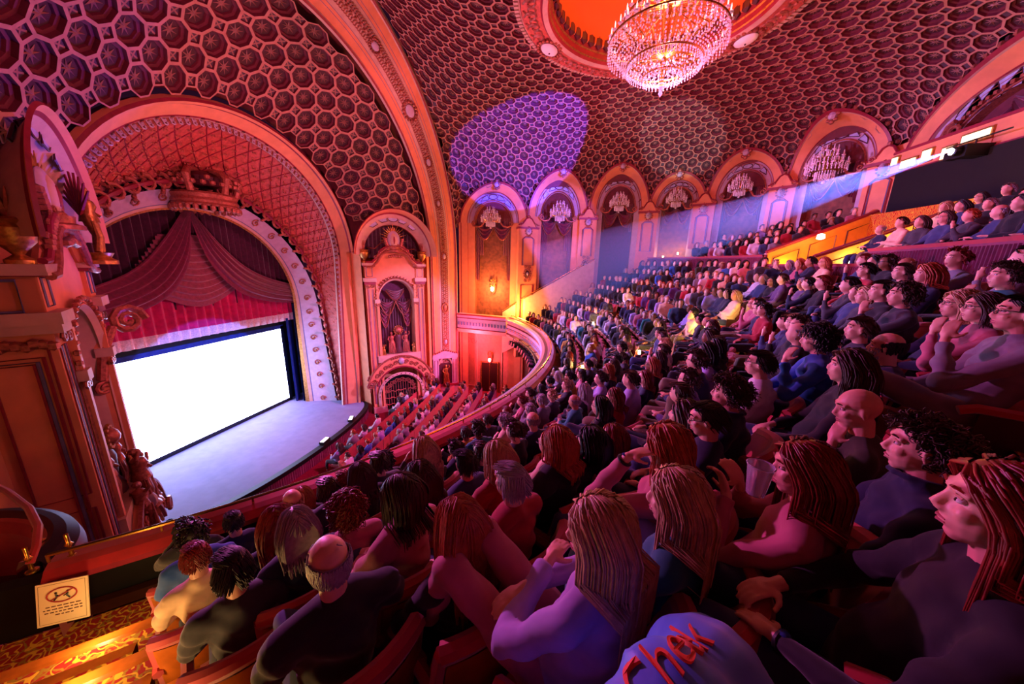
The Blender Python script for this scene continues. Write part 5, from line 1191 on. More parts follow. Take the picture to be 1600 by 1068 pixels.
    if glasses:
        c = MB(); 
        for s in (-1, 1):
            c.tube([h(.101, s*(.033+.024*cos(a)), .014+.018*sin(a)) for a in [2*pi*k/14 for k in range(14)]], .0025, M['blackp'], 4, closed=True); c.tube([h(.1, s*.057, .018), h(.05, s*.078, .022), h(-.005, s*.086, .015)], .0025, M['blackp'], 4)
        c.tube([h(.101, -.01, .016), h(.106, 0, .02), h(.101, .01, .016)], .0025, M['blackp'], 4); c.build('glasses', t)
    return t, HM
# ------------------------------------------------------------------ spectators nearest the camera: head centre, description, look
NEAR = [
 ((1.09, 0.95, -0.58), 'woman with long auburn hair and black top seen in profile at the right frame edge', dict(hair='auburn', style='long', top='black', strands=420, vox=.0055, slim=.92, twist=.1, head=(.05,.06,0), armR=[(.10,-.28,.68),(.28,-.08,.64)], armL=[(.06,.28,.68),(.26,.14,.62)], watch=1)),
 ((1.47, 1.58, -0.72), 'man with short brown hair and dark navy jacket, beside the red haired woman', dict(hair='brown', style='messy', top='navy', strands=420, vox=.0058, collar=True, beard=None, head=(0,.05,0))),
 ((0.985, 1.468, -0.824), 'woman with long auburn hair raising a plastic cup, lavender trousers', dict(hair='auburn', style='long', top='rose', legs='lilac', strands=320, vox=.007, slim=.9, head=(.25,.12,0), armL=[(.16,.20,.74),(.16,-.06,.94),(.4,-.3,.8),(-.6,-.5,.3),1.1], armR=[(.12,-.30,.74),(.12,-.21,.94),(.4,.3,.8),(-.5,.6,.3),1.1], knees=((.50,.14,.66),(.46,-.16,.56)))),
 ((1.65, 2.16, -0.78), 'large bald man leaning forward in an olive hoodie with his hand at his chin', dict(hair='brown', style='bald', top='olive', legs='charcoal', vox=.0075, lean=.35, head=(.2,.25,0), armL=[(.24,.24,.72),(.22,.05,1.0),(-.2,-.3,1)], eyes=True)),
 ((2.52, 3.20, -0.60), 'balding man with a short grey beard in navy, facing the stage', dict(hair='black', style='balding', top='navy', beard='grey', skin=0, vox=.009, strands=200, head=(-.3,.05,0))),
 ((2.79, 3.88, -0.56), 'dark haired man half hidden behind the bearded balding man', dict(hair='brown', style='short', top='charcoal', vox=.012)),
 ((2.13, 3.39, -0.60), 'curly black haired man in a blue sweatshirt resting his chin on his hand', dict(hair='black', style='curly', top='blue', legs='denim', vox=.009, strands=420, lean=.3, head=(0,.15,0), armL=[(.26,.24,.72),(.30,.05,1.0),(-.3,-.3,1)], armR=[(.30,-.24,.7),(.44,-.05,.66)], knees=((.5,.15,.6),(.5,-.15,.6)))),
 ((1.94, 2.71, -0.67), 'person with long wavy dark hair in black, in front of the bearded man', dict(hair='brown', style='wavy', top='black', vox=.012, strands=240)),
 ((2.79, 2.71, -0.24), 'man in glasses and pale blue grey shirt with hand on chin, right frame edge', dict(hair='black', style='short', top='grey', legs='grey', glasses=True, vox=.008, strands=300, armL=[(.22,.26,.74),(.20,.06,1.02),(-.2,-.3,1)], knees=((.55,.16,.72),(.5,-.14,.6)))),
 ((3.27, 3.42, -0.27), 'woman with brown bob and rose patterned top beside the man in glasses', dict(hair='brown', style='bob', top='rose', legs='grey', vox=.011, strands=220, armL=[(.2,.26,.74),(.17,.1,1.0),(-.2,-.2,1)], glasses=True)),
 ((3.30, 3.63, -0.26), 'woman with long blond hair and round glasses in navy', dict(hair='blond', style='long', top='navy', glasses=True, vox=.011, strands=260, slim=.92)),
 ((4.12, 4.21, -0.01), 'person with brown bob and teal top high at the right frame edge', dict(hair='brown', style='messy', top='teal', vox=.012, strands=220, armL=[(.2,.26,.74),(.17,.1,1.0),(-.2,-.2,1)])),
 ((4.48, 5.43, -0.01), 'woman with wavy brown hair in navy against the red barrier, right side', dict(hair='copper', style='wavy', top='navy', vox=.014, strands=160)),
 ((4.73, 6.10, 0.01), 'man with short dark hair in black against the red barrier', dict(hair='brown', style='short', top='black', vox=.014, strands=140)),
 ((3.33, 4.22, -0.23), 'man in charcoal holding one hand over his mouth, row below the barrier row', dict(hair='brown', style='curly', top='charcoal', vox=.012, strands=240, armL=[(.2,.24,.74),(.2,.05,1.02),(-.2,-.3,1)])),
 ((3.56, 4.79, -0.22), 'person with dark hair and black jacket turned toward the stage, upper right block', dict(hair='black', style='short', top='black', vox=.014, strands=140)),
 ((3.89, 5.45, -0.32), 'woman with pale blond bob in charcoal, upper right block', dict(hair='blond', style='bob', top='charcoal', vox=.014, strands=160)),
 ((0.46, 1.32, -0.94), 'woman with long greyish blond hair in a teal shirt, black watch on raised arm', dict(hair='blond', style='long', top='teal', strands=380, vox=.0075, slim=.9, head=(.25,.1,.1), armL=[(.2,.26,.72),(.34,.0,.74)])),
 ((0.54, 1.80, -0.97), 'person with big wavy copper hair and one arm raised to the head', dict(hair='copper', style='wavy', top='rose', strands=300, vox=.009, armL=[(.22,.26,.86),(.05,.2,1.2),(-.6,-.6,.3)], watch=1, head=(.2,.1,0))),
 ((0.13, 1.04, -0.92), 'woman with long blond hair in a lilac long sleeved top, arms folded, knees up', dict(hair='blond', style='long', top='lilac', legs='rose', strands=440, vox=.0065, slim=.92, twist=-.15, head=(.45,.15,.12), armL=[(.12,.27,.78),(.17,-.08,.86),(.1,-1,.1)], armR=[(.10,-.27,.76),(.20,.06,.80),(.1,1,.1)], knees=((.52,.20,.78),(.55,-.04,.80)), feet=((.72,.22,.3),(.74,-.02,.3)))),
 ((1.14, 2.56, -0.89), 'man with short brown hair and dark blue shirt, in profile, centre right', dict(hair='brown', style='messy', top='navy', collar=True, strands=320, vox=.008, head=(.0,.05,0))),
 ((0.91, 2.28, -0.99), 'dark haired man with glasses in a navy top, tilted forward', dict(hair='black', style='short', top='navy', glasses=True, strands=260, vox=.009, head=(.25,.2,0))),
 ((0.88, 2.61, -1.12), 'person with dark bob in black beside the man with glasses', dict(hair='brown', style='bob', top='black', strands=200, vox=.012)),
 ((1.70, 3.35, -0.85), 'man with glasses in a white knitted top with one knee raised', dict(hair='black', style='short', top='white', legs='khaki', glasses=True, strands=220, vox=.011, knees=((.55,.16,.74),(.48,-.14,.56)))),
 ((-0.32, 1.77, -1.30), 'man with short grey hair in a dark red sweater', dict(hair='grey', style='short', top='red', strands=320, vox=.008, head=(.0,.0,.0))),
 ((-0.52, 2.27, -1.46), 'person with pale blond bob in a bright red top', dict(hair='blond', style='bob', top='red', strands=240, vox=.01)),
 ((-0.51, 1.37, -1.28), 'woman with very long blond brown hair in a black top, seen from behind', dict(hair='copper', style='long', top='black', strands=440, vox=.0075, slim=.9, head=(-.1,.1,0))),
 ((-0.07, 2.34, -1.32), 'broad person in a big black jacket with light brown hair, from behind', dict(hair='copper', style='bob', top='black', strands=260, vox=.01, slim=1.15)),
 ((0.20, 2.62, -1.43), 'woman with long straight black hair in charcoal', dict(hair='black', style='long', top='charcoal', strands=260, vox=.011, slim=.92)),
 ((0.43, 3.04, -1.59), 'woman with copper bob in a white and dark top', dict(hair='auburn', style='bob', top='white', strands=200, vox=.012, slim=.92)),
 ((-0.95, 1.59, -1.37), 'person with loose brown hair in a rose pink shirt turning aside', dict(hair='brown', style='bob', top='rose', strands=260, vox=.009, head=(.5,.2,.1), twist=.2)),
 ((-1.54, 1.85, -1.78), 'person with curly auburn hair gathered up and a dusty rose top', dict(hair='auburn', style='curly', top='rose', strands=320, vox=.01, slim=.92)),
 ((-1.74, 1.61, -1.75), 'grey brown haired person in navy, left block behind the second row', dict(hair='grey', style='bob', top='navy', strands=240, vox=.01)),
 ((-2.28, 1.94, -2.11), 'person with wavy auburn hair in navy near the left end of the second row', dict(hair='auburn', style='wavy', top='navy', strands=200, vox=.012)),
 ((-2.44, 2.26, -2.20), 'balding blond man in charcoal close to the balcony rail', dict(hair='blond', style='fringe', top='charcoal', strands=200, vox=.011)),
 ((-2.23, 2.46, -2.18), 'man with short brown hair in charcoal close to the balcony rail', dict(hair='brown', style='short', top='charcoal', strands=200, vox=.012)),
 ((-3.44, 2.46, -2.78), 'man with cropped dark hair in a navy shirt with red lettering, front row left', dict(hair='black', style='crop', top='navy', strands=260, vox=.01)),
 ((-2.70, 1.63, -2.24), 'person with cropped auburn hair and a cream top at the aisle, second row', dict(hair='auburn', style='crop', top='cream', strands=420, vox=.009, slim=.95)),
 ((-1.89, 1.30, -1.81), 'person with short black hair and charcoal jacket at the aisle, third row', dict(hair='black', style='short', top='charcoal', strands=420, vox=.009, armR=[(-.02,-.32,.70),(.2,-.25,.62)])),
 ((-0.97, 1.03, -1.28), 'bald man with grey fringe and black jacket at the aisle, fourth row', dict(hair='grey', style='fringe', top='black', strands=520, vox=.0075, slim=1.08, armR=[(.0,-.36,.70),(.22,-.28,.62)])),
 ((-1.97, 2.59, -2.07), 'person with dark bob in black close to the rail, left centre', dict(hair='brown', style='bob', top='black', strands=180, vox=.013)),
 ((-2.01, 2.97, -2.18), 'person with dark hair in charcoal in the front row, left centre', dict(hair='brown', style='short', top='charcoal', strands=160, vox=.014)),
 ((-1.10, 2.12, -1.63), 'woman with long dark hair in a black top, left centre', dict(hair='brown', style='long', top='black', strands=240, vox=.011, slim=.92)),
 ((-0.87, 2.55, -1.75), 'man with short black hair and denim shirt, left centre', dict(hair='black', style='short', top='denim', strands=240, vox=.011)),
 ((-1.50, 3.01, -1.96), 'woman with long blond hair in purple near the rail, left centre', dict(hair='blond', style='long', top='purple', strands=200, vox=.013, slim=.92)),
 ((4.72, 6.75, 0.02), 'person in a bright red hooded top sitting upright at the red barrier', dict(hair='black', style='short', top='red', vox=.014, strands=120)),
]
CH0 = make_chair(); CH0['label'] = 'red velvet theatre chair'
CHP = list(CH0.children)
def face(x, y): return atan2(11.4-y, -16-x)
first = [True]
def put_chair(loc, rz, label, group):
    if first[0]: CH0.location = loc; CH0.rotation_euler = (0, 0, rz); CH0['label'] = label; CH0['group'] = group; first[0] = False; return CH0
    return dup(CH0, loc, rz, label, group)
NR = []
for i, (H, lab, kw) in enumerate(NEAR):
    rz = face(H[0], H[1])+kw.pop('yaw', 0); t, HMx = build_person(lab, seed=i+3, **kw); hl = HMx.translation
    c, s_ = cos(rz), sin(rz); off = Vector((hl.x*c-hl.y*s_, hl.x*s_+hl.y*c, hl.z)); loc = Vector(H)-off
    t.location = loc; t.rotation_euler = (0, 0, rz); t['group'] = 'spectators closest to the camera'; NR.append((loc.x, loc.y))
    lab2 = lab.split(' with ')[0] if False else lab
    w = lab.replace('seen in profile ', '').split(); put_chair((loc.x, loc.y, loc.z-(.14 if i < 2 else 0)), rz, 'red theatre chair of the '+' '.join(w[:11]).rstrip(','), 'red velvet theatre chairs')
# ------------------------------------------------------------------ crowd prototypes
PV = [dict(hair='brown', style='short'), dict(hair='black', style='long'), dict(hair='brown', style='messy'), dict(hair='grey', style='fringe'), dict(hair='copper', style='bob'), dict(hair='black', style='curly'),
      dict(hair='black', style='short'), dict(hair='grey', style='short'), dict(hair='auburn', style='bob'), dict(hair='brown', style='messy')]
AR = [None, [(.10, .27, .72), (.30, .02, .72)], [(.2, .25, .74), (.19, .06, 1.0), (-.2, -.3, 1)], [(.04, .28, .72), (.2, -.05, .78), (.3, -1, 0)]]
PROTO = []
for i, kw in enumerate(PV):
    t, HMx = build_person('crowd', seed=50+i, vox=.022, strands=70, eyes=i in (0, 2, 4), top='black', skin=0, armL=AR[i % 4], armR=None if i % 3 else [(.06, -.28, .72), (.24, -.0, .74)], twist=(-.15, 0, .12)[i % 3], head=((-.2, 0, .25)[i % 3], .05, 0), lean=(0, .15, 0, .05)[i % 4], glasses=i in (4, 9), knees=((.46, .13, .5), (.46, -.13, .5)) if i % 4 else ((.5, .15, .62), (.44, -.13, .5)), **kw)
    PROTO.append((t, HMx.translation.copy()))
# simple far figures: one mesh with skin, top, trousers and hair slots
FAR = []
for i, (hs, ln) in enumerate((('short', 0), ('long', 0), ('short', .2), ('bob', 0))):
    t, HMx = build_person('far', seed=90+i, vox=.042, strands=26, eyes=False, style=hs, armL=AR[i % 4], lean=ln)
    me = bpy.data.meshes.new('person'); vs = []; fs = []; ms = []; mats = []
    for ch in list(t.children):
        if ch.name.startswith('shoes'): bpy.data.objects.remove(ch); continue
        k = len(vs); vs += [tuple(v.co) for v in ch.data.vertices]
        mi = {'body': 0, 'top': 1, 'trousers': 2, 'hair': 3}[ch.name.split('.')[0]]
        for p in ch.data.polygons: fs.append([k+j for j in p.vertices]); ms.append(mi)
        bpy.data.objects.remove(ch)
    bpy.data.objects.remove(t); me.from_pydata(vs, [], fs)
    for m in (SKIN[0], CLO['navy'], CLO['charcoal'], HAIR['brown']): me.materials.append(m)
    me.polygons.foreach_set('material_index', ms); me.polygons.foreach_set('use_smooth', [True]*len(fs)); FAR.append((me, vs, fs, ms))
TOPS = ['black', 'navy', 'charcoal', 'white', 'grey', 'blue', 'red', 'cream', 'rose', 'lilac', 'olive', 'denim', 'mustard', 'teal', 'purple']
TW = [30, 22, 18, 9, 8, 5, 5, 3, 4, 4, 5, 7, 1, 3, 3]
HC = ['black', 'black', 'brown', 'brown', 'brown', 'blond', 'grey', 'auburn', 'copper']
ROWN = ['front row', 'second row', 'third row', 'fourth row', 'fifth row', 'sixth row', 'seventh row', 'last row before the barrier']
fwv, rtv, upv = [Vector(v) for v in (SC.camera.matrix_world.to_3x3() @ Vector((0, 0, -1)), SC.camera.matrix_world.to_3x3() @ Vector((1, 0, 0)), SC.camera.matrix_world.to_3x3() @ Vector((0, 1, 0)))]
def pix(p): p = Vector(p); z = p.dot(fwv); return (800+525*p.dot(rtv)/z, 534-525*p.dot(upv)/z, z) if z > .1 else (-9999, 0, z)
seats = []
ts = [-44.6, -43.4, -42.2, -41.2, -40.6, -40.2, -39.5, -39]; te = [37.5, 36, 34.5, 33.4, 32.2, 31.0, 29.6, 28.6]
for k in range(8):
    r = R_(k); n = int(radians(te[k]-ts[k])*r/.53)
    for i in range(n+1):
        a = ts[k]+i*math.degrees(.53/r)
        if abs(a-15.3) < math.degrees(.42/r) or abs(a+8.6) < math.degrees(.42/r): continue
        seats.append(('L', k, a, r, ZFL(k)))
for j in range(5):
    r = 21.28+.86*j; z = -.1+.36*j
    for a0, a1 in ((-22, -3.3), (7.8, 22.0), (24.2, 38-2*j)):
        n = int(radians(a1-a0)*r/.56)
        for i in range(n+1): seats.append(('U', j, a0+i*math.degrees(.56/r), r, z))
cr_ = random.Random(11); cand = []
for tier, k, a, r, z in seats:
    p = pol(r, a, z); px = pix(p+Vector((0, 0, 1.2)))
    if px[2] < .8 or not (-60 < px[0] < 1700) or px[1] > 1150: continue
    if any(hypot(p.x-x, p.y-y) < .44 for x, y in NR): continue
    if px[2] < 2.6 and tier == 'L' and not (p.x < -1.5): continue
    if hypot(p.x, p.y) < 1.2: continue
    if p.x > 10.3 or p.y > 21.6 or (tier == 'U' and p.y > 14.4 and hypot(p.x-DC.x, p.y-12) > 9.3): continue
    cand.append((px[2], tier, k, a, r, z, p))
cand.sort(key=lambda c: c[0])
def zone(a, tier): 
    if tier == 'U': return 'upper tier, right side' if a < 0 else ('upper tier beside the stairwell' if a < 22.5 else 'upper tier at the far left')
    return 'near block' if a < -24 else ('right centre block' if a < -8.6 else ('centre block' if a < 15.3 else 'far block'))
def setm(o, m): o.material_slots[0].link = 'OBJECT'; o.material_slots[0].material = m
NIND = 300-len(NEAR); rest = []; used_proto = set(); npers = 0
farchairs = MB()
nch = 0; used = set()
def simple_chair(mb, loc, Rm):
    mb.grid(lambda u, v: Vector(loc)+Rm @ Vector((-.33+.08*(2*u-1)**2-.08*v, .27*(2*u-1), .4+.54*v)), 6, 2, M['redv']); mb.grid(lambda u, v: Vector(loc)+Rm @ Vector((-.37+.08*(2*u-1)**2-.08*v, .27*(2*u-1), .4+.53*v)), 6, 2, M['wood']); mb.box(Vector(loc)+Rm @ Vector((0, 0, .4)), (.45, .5, .08), M['redv'], Rm)
    for s in (-1, 1): mb.box(Vector(loc)+Rm @ Vector((-.1, s*.28, .32)), (.36, .04, .62), M['dwood'], Rm)
_f = MB(); simple_chair(_f, (0, 0, 0), Matrix.Identity(3)); _fo = _f.build('theatre_chair'); FCH = _fo.data; bpy.data.objects.remove(_fo)
for ci, (d, tier, k, a, r, z, p) in enumerate(cand):
    rz = face(p.x, p.y)*.75+(radians(a)+pi)*.25+cr_.uniform(-.1, .1); top = cr_.choices(TOPS, TW)[0]; hc = cr_.choice(HC); sk = cr_.choices([0, 1, 2], [7, 3, 1])[0]; lg = cr_.choice(['black', 'denim', 'charcoal', 'khaki', 'navy'])
    empty = cr_.random() < .04
    loc = (p.x, p.y, p.z)
    rowt = ROWN[k] if tier == 'L' else ['first', 'second', 'third', 'fourth', 'fifth'][k]+' row'
    zn = zone(a, tier)
    pv_ = cr_.randrange(len(PROTO)); fi_ = cr_.randrange(len(FAR)); hcol = PV[pv_]['hair'] if d < 9 and cr_.random() < .5 else hc; hc = hcol
    zs_ = zn.replace('upper tier at the far left', 'upper far left').replace('upper tier beside the stairwell', 'upper tier by stairwell')
    STN = ({'fringe': 'thinning', 'short': 'short', 'messy': 'short', 'bob': 'chin length'}.get(PV[pv_]['style'], PV[pv_]['style'])) if d < 9 else ['short', 'long', 'short', 'chin length'][fi_]
    for _ in range(60):
        lb_ = 'empty red theatre chair, %s, %s' % (rowt.replace(' before the barrier', ''), zs_) if empty else 'red theatre chair, %s, %s, under %s haired person in %s' % (rowt.replace(' before the barrier', ''), zs_, hc, top)
        pl_ = 'seated person, %s %s hair, %s top, %s, %s' % (STN, hc, top, rowt, zn)
        if lb_ not in used and pl_ not in used: break
        empty = False; top = cr_.choices(TOPS, TW)[0]; hc = cr_.choice(HC)
    if nch < 298-len(NEAR): used.add(lb_)
    if not empty and npers < NIND: used.add(pl_)
    if nch < 300-len(NEAR)-2:
        nch += 1
        if d < 7: o = put_chair(loc, radians(a)+pi, lb_, 'red velvet theatre chairs')
        else: o = bpy.data.objects.new('theatre_chair', FCH); COL.objects.link(o); o.location = loc; o.rotation_euler = (0, 0, radians(a)+pi); tag(o, lb_, 'chair', 'red velvet theatre chairs')
    else: rz_ = radians(a)+pi; simple_chair(farchairs, loc, Matrix.Rotation(rz_, 3, 'Z'))
    if empty: continue
    if npers < NIND:
        npers += 1
        if d < 9:
            pi_ = pv_; src, hl = PROTO[pi_]
            t = src.copy(); COL.objects.link(t)
            for chd in src.children:
                c = chd.copy(); COL.objects.link(c); c.parent = t; nm = chd.name.split('.')[0]
                if nm == 'top': setm(c, CLO[top])
                elif nm == 'trousers': setm(c, CLO[lg])
                elif nm == 'body': setm(c, SKIN[sk])
                elif nm == 'hair': setm(c, HAIR[hc])
            st = {'fringe': 'thinning', 'short': 'short', 'messy': 'short'}.get(PV[pi_]['style'], PV[pi_]['style'] if PV[pi_]['style'] != 'bob' else 'chin length')
        else:
            fi = fi_; me = FAR[fi][0]; t = bpy.data.objects.new('person', me); COL.objects.link(t)
            for si, mm in enumerate((SKIN[sk], CLO[top], CLO[lg], HAIR[hc])): t.material_slots[si].link = 'OBJECT'; t.material_slots[si].material = mm
            st = ['short', 'long', 'short', 'chin length'][fi]
        s_ = cr_.uniform(.94, 1.05); t.location = (loc[0]+cr_.uniform(-.05, .05), loc[1]+cr_.uniform(-.04, .04), loc[2]); t.rotation_euler = (0, 0, rz+cr_.uniform(-.12, .12)); t.scale = (s_, s_, s_); t.name = 'person'
        t['label'] = pl_; t['category'] = 'person'; t['group'] = 'spectators in the %s, %s' % (rowt, zn)
    else: rest.append((loc, rz, top, hc, sk, lg, cr_.randrange(len(FAR))))
for src, _ in PROTO:
    for chd in list(src.children): bpy.data.objects.remove(chd)
    bpy.data.objects.remove(src)
def crowd_mesh(items, name, label, cat, Z=1.):
    V = []; Fc = []; Ms = []; mats = []; base = 0
    for loc, rz, top, hc, sk, lg, fi in items:
        _, vs, fs, ms = FAR[fi]; v = np.array(vs); c, s_ = cos(rz), sin(rz); v2 = np.stack([v[:, 0]*c-v[:, 1]*s_+loc[0], v[:, 0]*s_+v[:, 1]*c+loc[1], v[:, 2]+loc[2]], 1); V.append(v2)
        mm = [SKIN[sk], CLO[top], CLO[lg], HAIR[hc]]
        for m in mm:
            if m not in mats: mats.append(m)
        ix = [mats.index(m) for m in mm]
        for f, m in zip(fs, ms): Fc.append([base+j for j in f]); Ms.append(ix[m])
        base += len(vs)
    me = bpy.data.meshes.new(name); me.from_pydata([tuple(q) for q in np.concatenate(V).tolist()], [], Fc)
    for m in mats: me.materials.append(m)
    me.polygons.foreach_set('material_index', Ms); me.polygons.foreach_set('use_smooth', [True]*len(Fc)); o = bpy.data.objects.new(name, me); COL.objects.link(o); tag(o, label, cat, None, 'stuff')
if rest: crowd_mesh(rest, 'distant_crowd', 'distant seated audience filling the farthest balcony rows and upper tier', 'crowd')
farchairs.build('distant_chairs', None, label='distant red theatre chairs under the far audience', cat='chairs', kind='stuff')
# stalls audience under the balcony front
items = []; sc = MB()
for row in range(7):
    xx = -9.3+row*.95
    for i in range(26):
        y = 19.4-.56*i+.0*row; x = xx+.018*(y-11.4)**2*-.25
        px = pix((x, y, ZF+1.1))
        if px[2] < 1 or px[0] < 525 or px[0] > 860: continue
        if hypot(x-SX, y-SY) > 13.2: continue
        sc.grid(lambda u, v: Vector((x-.02+.3+.0*u, y-.26+.52*u, ZF+.35+.55*v)), 1, 1, M['redv']); sc.box((x+.05, y, ZF+.4), (.45, .5, .08), M['redv'])
        if cr_.random() < .85: items.append(((x, y, ZF), pi+.0, cr_.choices(['white', 'grey', 'navy', 'lilac', 'charcoal', 'blue'], [6, 4, 3, 3, 2, 2])[0], cr_.choice(HC), 0, 'charcoal', cr_.randrange(4)))
crowd_mesh(items, 'stalls_crowd', 'tiny seated audience in the stalls far below the balcony', 'crowd')
sc.build('stalls_chairs', None, label='rows of red chairs in the stalls far below', cat='chairs', kind='stuff')
# ------------------------------------------------------------------ great chandelier
gc = thing('chandelier', 'huge crystal chandelier hanging under the oculus in pink light', 'chandelier', (1.95, 11.4, 5.9)); G = M['glass']
mb = MB(); mb.tube([(0, 0, -.9), (0, 0, 2.6)], .06, M['brass'], 8); 
for r, z in ((1.5, .1), (1.15, .62), (.8, 1.1), (.95, -.45), (.5, -.75)): mb.tube([(r*cos(2*pi*k/48), r*sin(2*pi*k/48), z) for k in range(48)], .03, M['brass'], 5, closed=True)
for k in range(24):
    a = 2*pi*k/24; c = Vector((cos(a), sin(a), 0)); mb.tube([c*.06+Vector((0, 0, -.3)), c*.8+Vector((0, 0, -.15)), c*1.5+Vector((0, 0, .1))], .018, M['brass'], 4); mb.tube([c*1.15+Vector((0, 0, .62)), c*.06+Vector((0, 0, .9))], .015, M['brass'], 4)
mb.build('frame', gc)
mb = MB(); BW = mat('chandelier_bulb', (1, .6, .6), emit=1.6); mb.lathe((0, 0, 0), [(.05, 0), (.075, .03), (.02, .05), (.02, .05)], G, 6); mb.lathe((0, 0, 0), [(.018, .05), (.018, .16), (.004, .22)], BW, 5)
lp = mb.build('candle_lamp', gc); nl = 0
for r, z, n in ((1.5, .16, 36), (1.15, .68, 28), (.8, 1.16, 18)):
    for k in range(n):
        a = 2*pi*k/n; o = lp if nl == 0 else lp.copy(); nl += 1
        if nl > 1: COL.objects.link(o); o.parent = gc
        o.location = (r*cos(a), r*sin(a), z)
mb = MB(); cq = random.Random(3)
def strand(p, q, n, s=.022, sag=.0):
    p, q = Vector(p), Vector(q)
    for i in range(n+1): t_ = i/n; c = p.lerp(q, t_); c.z -= sag*sin(pi*t_); mb.ball(c, (s, s, s*1.35), G, 4)
for k in range(64):
    a = 2*pi*k/64; c = Vector((cos(a), sin(a), 0)); strand(c*1.5+Vector((0, 0, .05)), c*.95+Vector((0, 0, -.45)), 9, .022, .10)
    for j in range(4): mb.ball(c*1.52+Vector((0, 0, .02-.07*j)), (.022, .022, .034), G, 4)
    if k % 2 == 0: strand(c*.95+Vector((0, 0, -.5)), c*.5+Vector((0, 0, -.78)), 6, .02, .05); strand(c*1.15+Vector((0, 0, .6)), c*1.48+Vector((0, 0, .12)), 7, .018, .1)
    for j in range(3): mb.ball(c*.96+Vector((0, 0, -.5-.06*j)), (.02, .02, .03), G, 4); mb.ball(c*1.16+Vector((0, 0, .55-.07*j)), (.02, .02, .03), G, 4)
    if k % 2: strand(c*.8+Vector((0, 0, 1.1)), c*1.13+Vector((0, 0, .62)), 6, .018, .08)
for k in range(30):
    a = 2*pi*k/30; c = Vector((cos(a), sin(a), 0)); strand(c*.5+Vector((0, 0, -.78)), (0, 0, -1.0), 5, .018)
    for j in range(2): mb.ball(c*.5+Vector((0, 0, -.84-.05*j)), (.018, .018, .028), G, 4)
for k in range(180): a = cq.uniform(0, 6.3); r = cq.uniform(.2, 1.5); z = -.55*(1.5-r)/1.3+cq.uniform(-.1, .25); mb.ball((r*cos(a), r*sin(a), z), (.022, .022, .035), G, 4)
mb.lathe((0, 0, -1.25), [(.01, 0), (.06, .08), (.03, .16), (.07, .24)], G, 8); mb.build('crystals', gc, label='festoons of crystal drops', kind='stuff')
light('POINT', (1.95, 11.4, 5.3), (1, .42, .72), 110, size=.3, name='chandelier_light')
light('POINT', (1.95, 11.4, 6.6), (1, .45, .6), 40, size=.2, name='chandelier_light')
# ------------------------------------------------------------------ projection gallery
mb = MB(); mb.box((10.75, 9.2, 2.55), (.5, 11.2, 1.5), M['black']); struct(mb, 'wall_booth', 'black wall below the projection ports', smooth=False)
mb = MB(); mb.box((10.85, 9.4, 3.65), (.5, 11.6, .75), M['peach']); mb.box((10.62, 9.4, 3.32), (.1, 11.6, .08), M['maroon']); mb.box((10.62, 9.4, 4.02), (.1, 11.6, .08), M['maroon']); struct(mb, 'wall_gallery', 'rose fascia of the projection gallery', smooth=False)
PG = mat('lit_port_glass', (1, .80, .48), emit=1.8)
for i, (y, z, w, h) in enumerate(((14.5, 3.55, .5, .22), (13.9, 3.62, .28, .3), (12.55, 3.72, .7, .2), (11.1, 3.72, .6, .3), (13.25, 3.5, .3, .3), (15.05, 3.75, .22, .22))):
    mb = MB(); mb.box((10.58, y, z), (.06, w+.1, h+.1), M['gold']); o = mb.build('window_%d' % (i+1), None, False, kind='structure', label='small lit port window in the projection gallery'); mb = MB(); mb.box((10.54, y, z), (.02, w, h), PG); mb.build('pane', o, False)
t = thing('projector', 'black projector on the gallery front throwing the blue white beam', 'projector', (10.3, 12.2, 3.25), atan2(.5, -26))
mb = MB(); mb.box((0, 0, 0), (.6, .34, .3), M['blackp']); mb.box((-.1, -.5, .05), (.3, .5, .2), M['blackp']); mb.lathe((.3, 0, 0), [(.1, 0), (.12, .08), (.12, .16), (.09, .18)], M['blackp'], 12, Matrix.Rotation(pi/2, 3, 'Y')); mb.build('housing', t)
mb = MB(); mb.lathe((.47, 0, 0), [(.08, 0), (.085, .01), (.0, .03)], mat('lens_glow', (.8, .88, 1), emit=30), 12, Matrix.Rotation(pi/2, 3, 'Y')); mb.build('lens', t, label='glowing lens')
mb = MB(); mb.tube([(0, -.8, .3), (0, .8, .3)], .02, M['blackp'], 5); mb.tube([(0, 0, .1), (0, 0, .3)], .02, M['blackp'], 5); mb.build('mounting_bar', t)
L0 = Vector((9.75, 12.21, 3.24)); TG = Vector((-16, 11.4, -5.9))
light('SPOT', L0, (.10, .20, 1), 60000, TG, .02, 13, .1, name='projector_beam')
mb = MB(); ax = (TG-L0).normalized(); u_ = ax.orthogonal().normalized(); w_ = ax.cross(u_); LB = 11.5
mb.grid(lambda u, v: L0+ax*(.1+LB*v)+(u_*cos(2*pi*u)+w_*sin(2*pi*u))*(.03+math.tan(radians(6.4))*LB*v), 32, 8, K0 := mat('x', 'ffffff'), closeu=True)
N2 = len(mb.v); mb.f += [[i*9 for i in range(32)][::-1], [i*9+8 for i in range(32)]]; mb.m += [0, 0]
hz = bpy.data.materials.new('beam_haze'); hz.use_nodes = True; nt = hz.node_tree; nt.nodes.clear(); o_ = nt.nodes.new('ShaderNodeOutputMaterial'); v_ = nt.nodes.new('ShaderNodeVolumeScatter'); v_.inputs['Density'].default_value = .030; v_.inputs['Anisotropy'].default_value = .1; v_.inputs['Color'].default_value = (.8, .85, 1, 1); nt.links.new(v_.outputs[0], o_.inputs['Volume'])
mb.mats = [hz]; mb.build('haze_beam', label='pale blue light beam in the haze from projector toward the screen', cat='haze', kind='stuff')
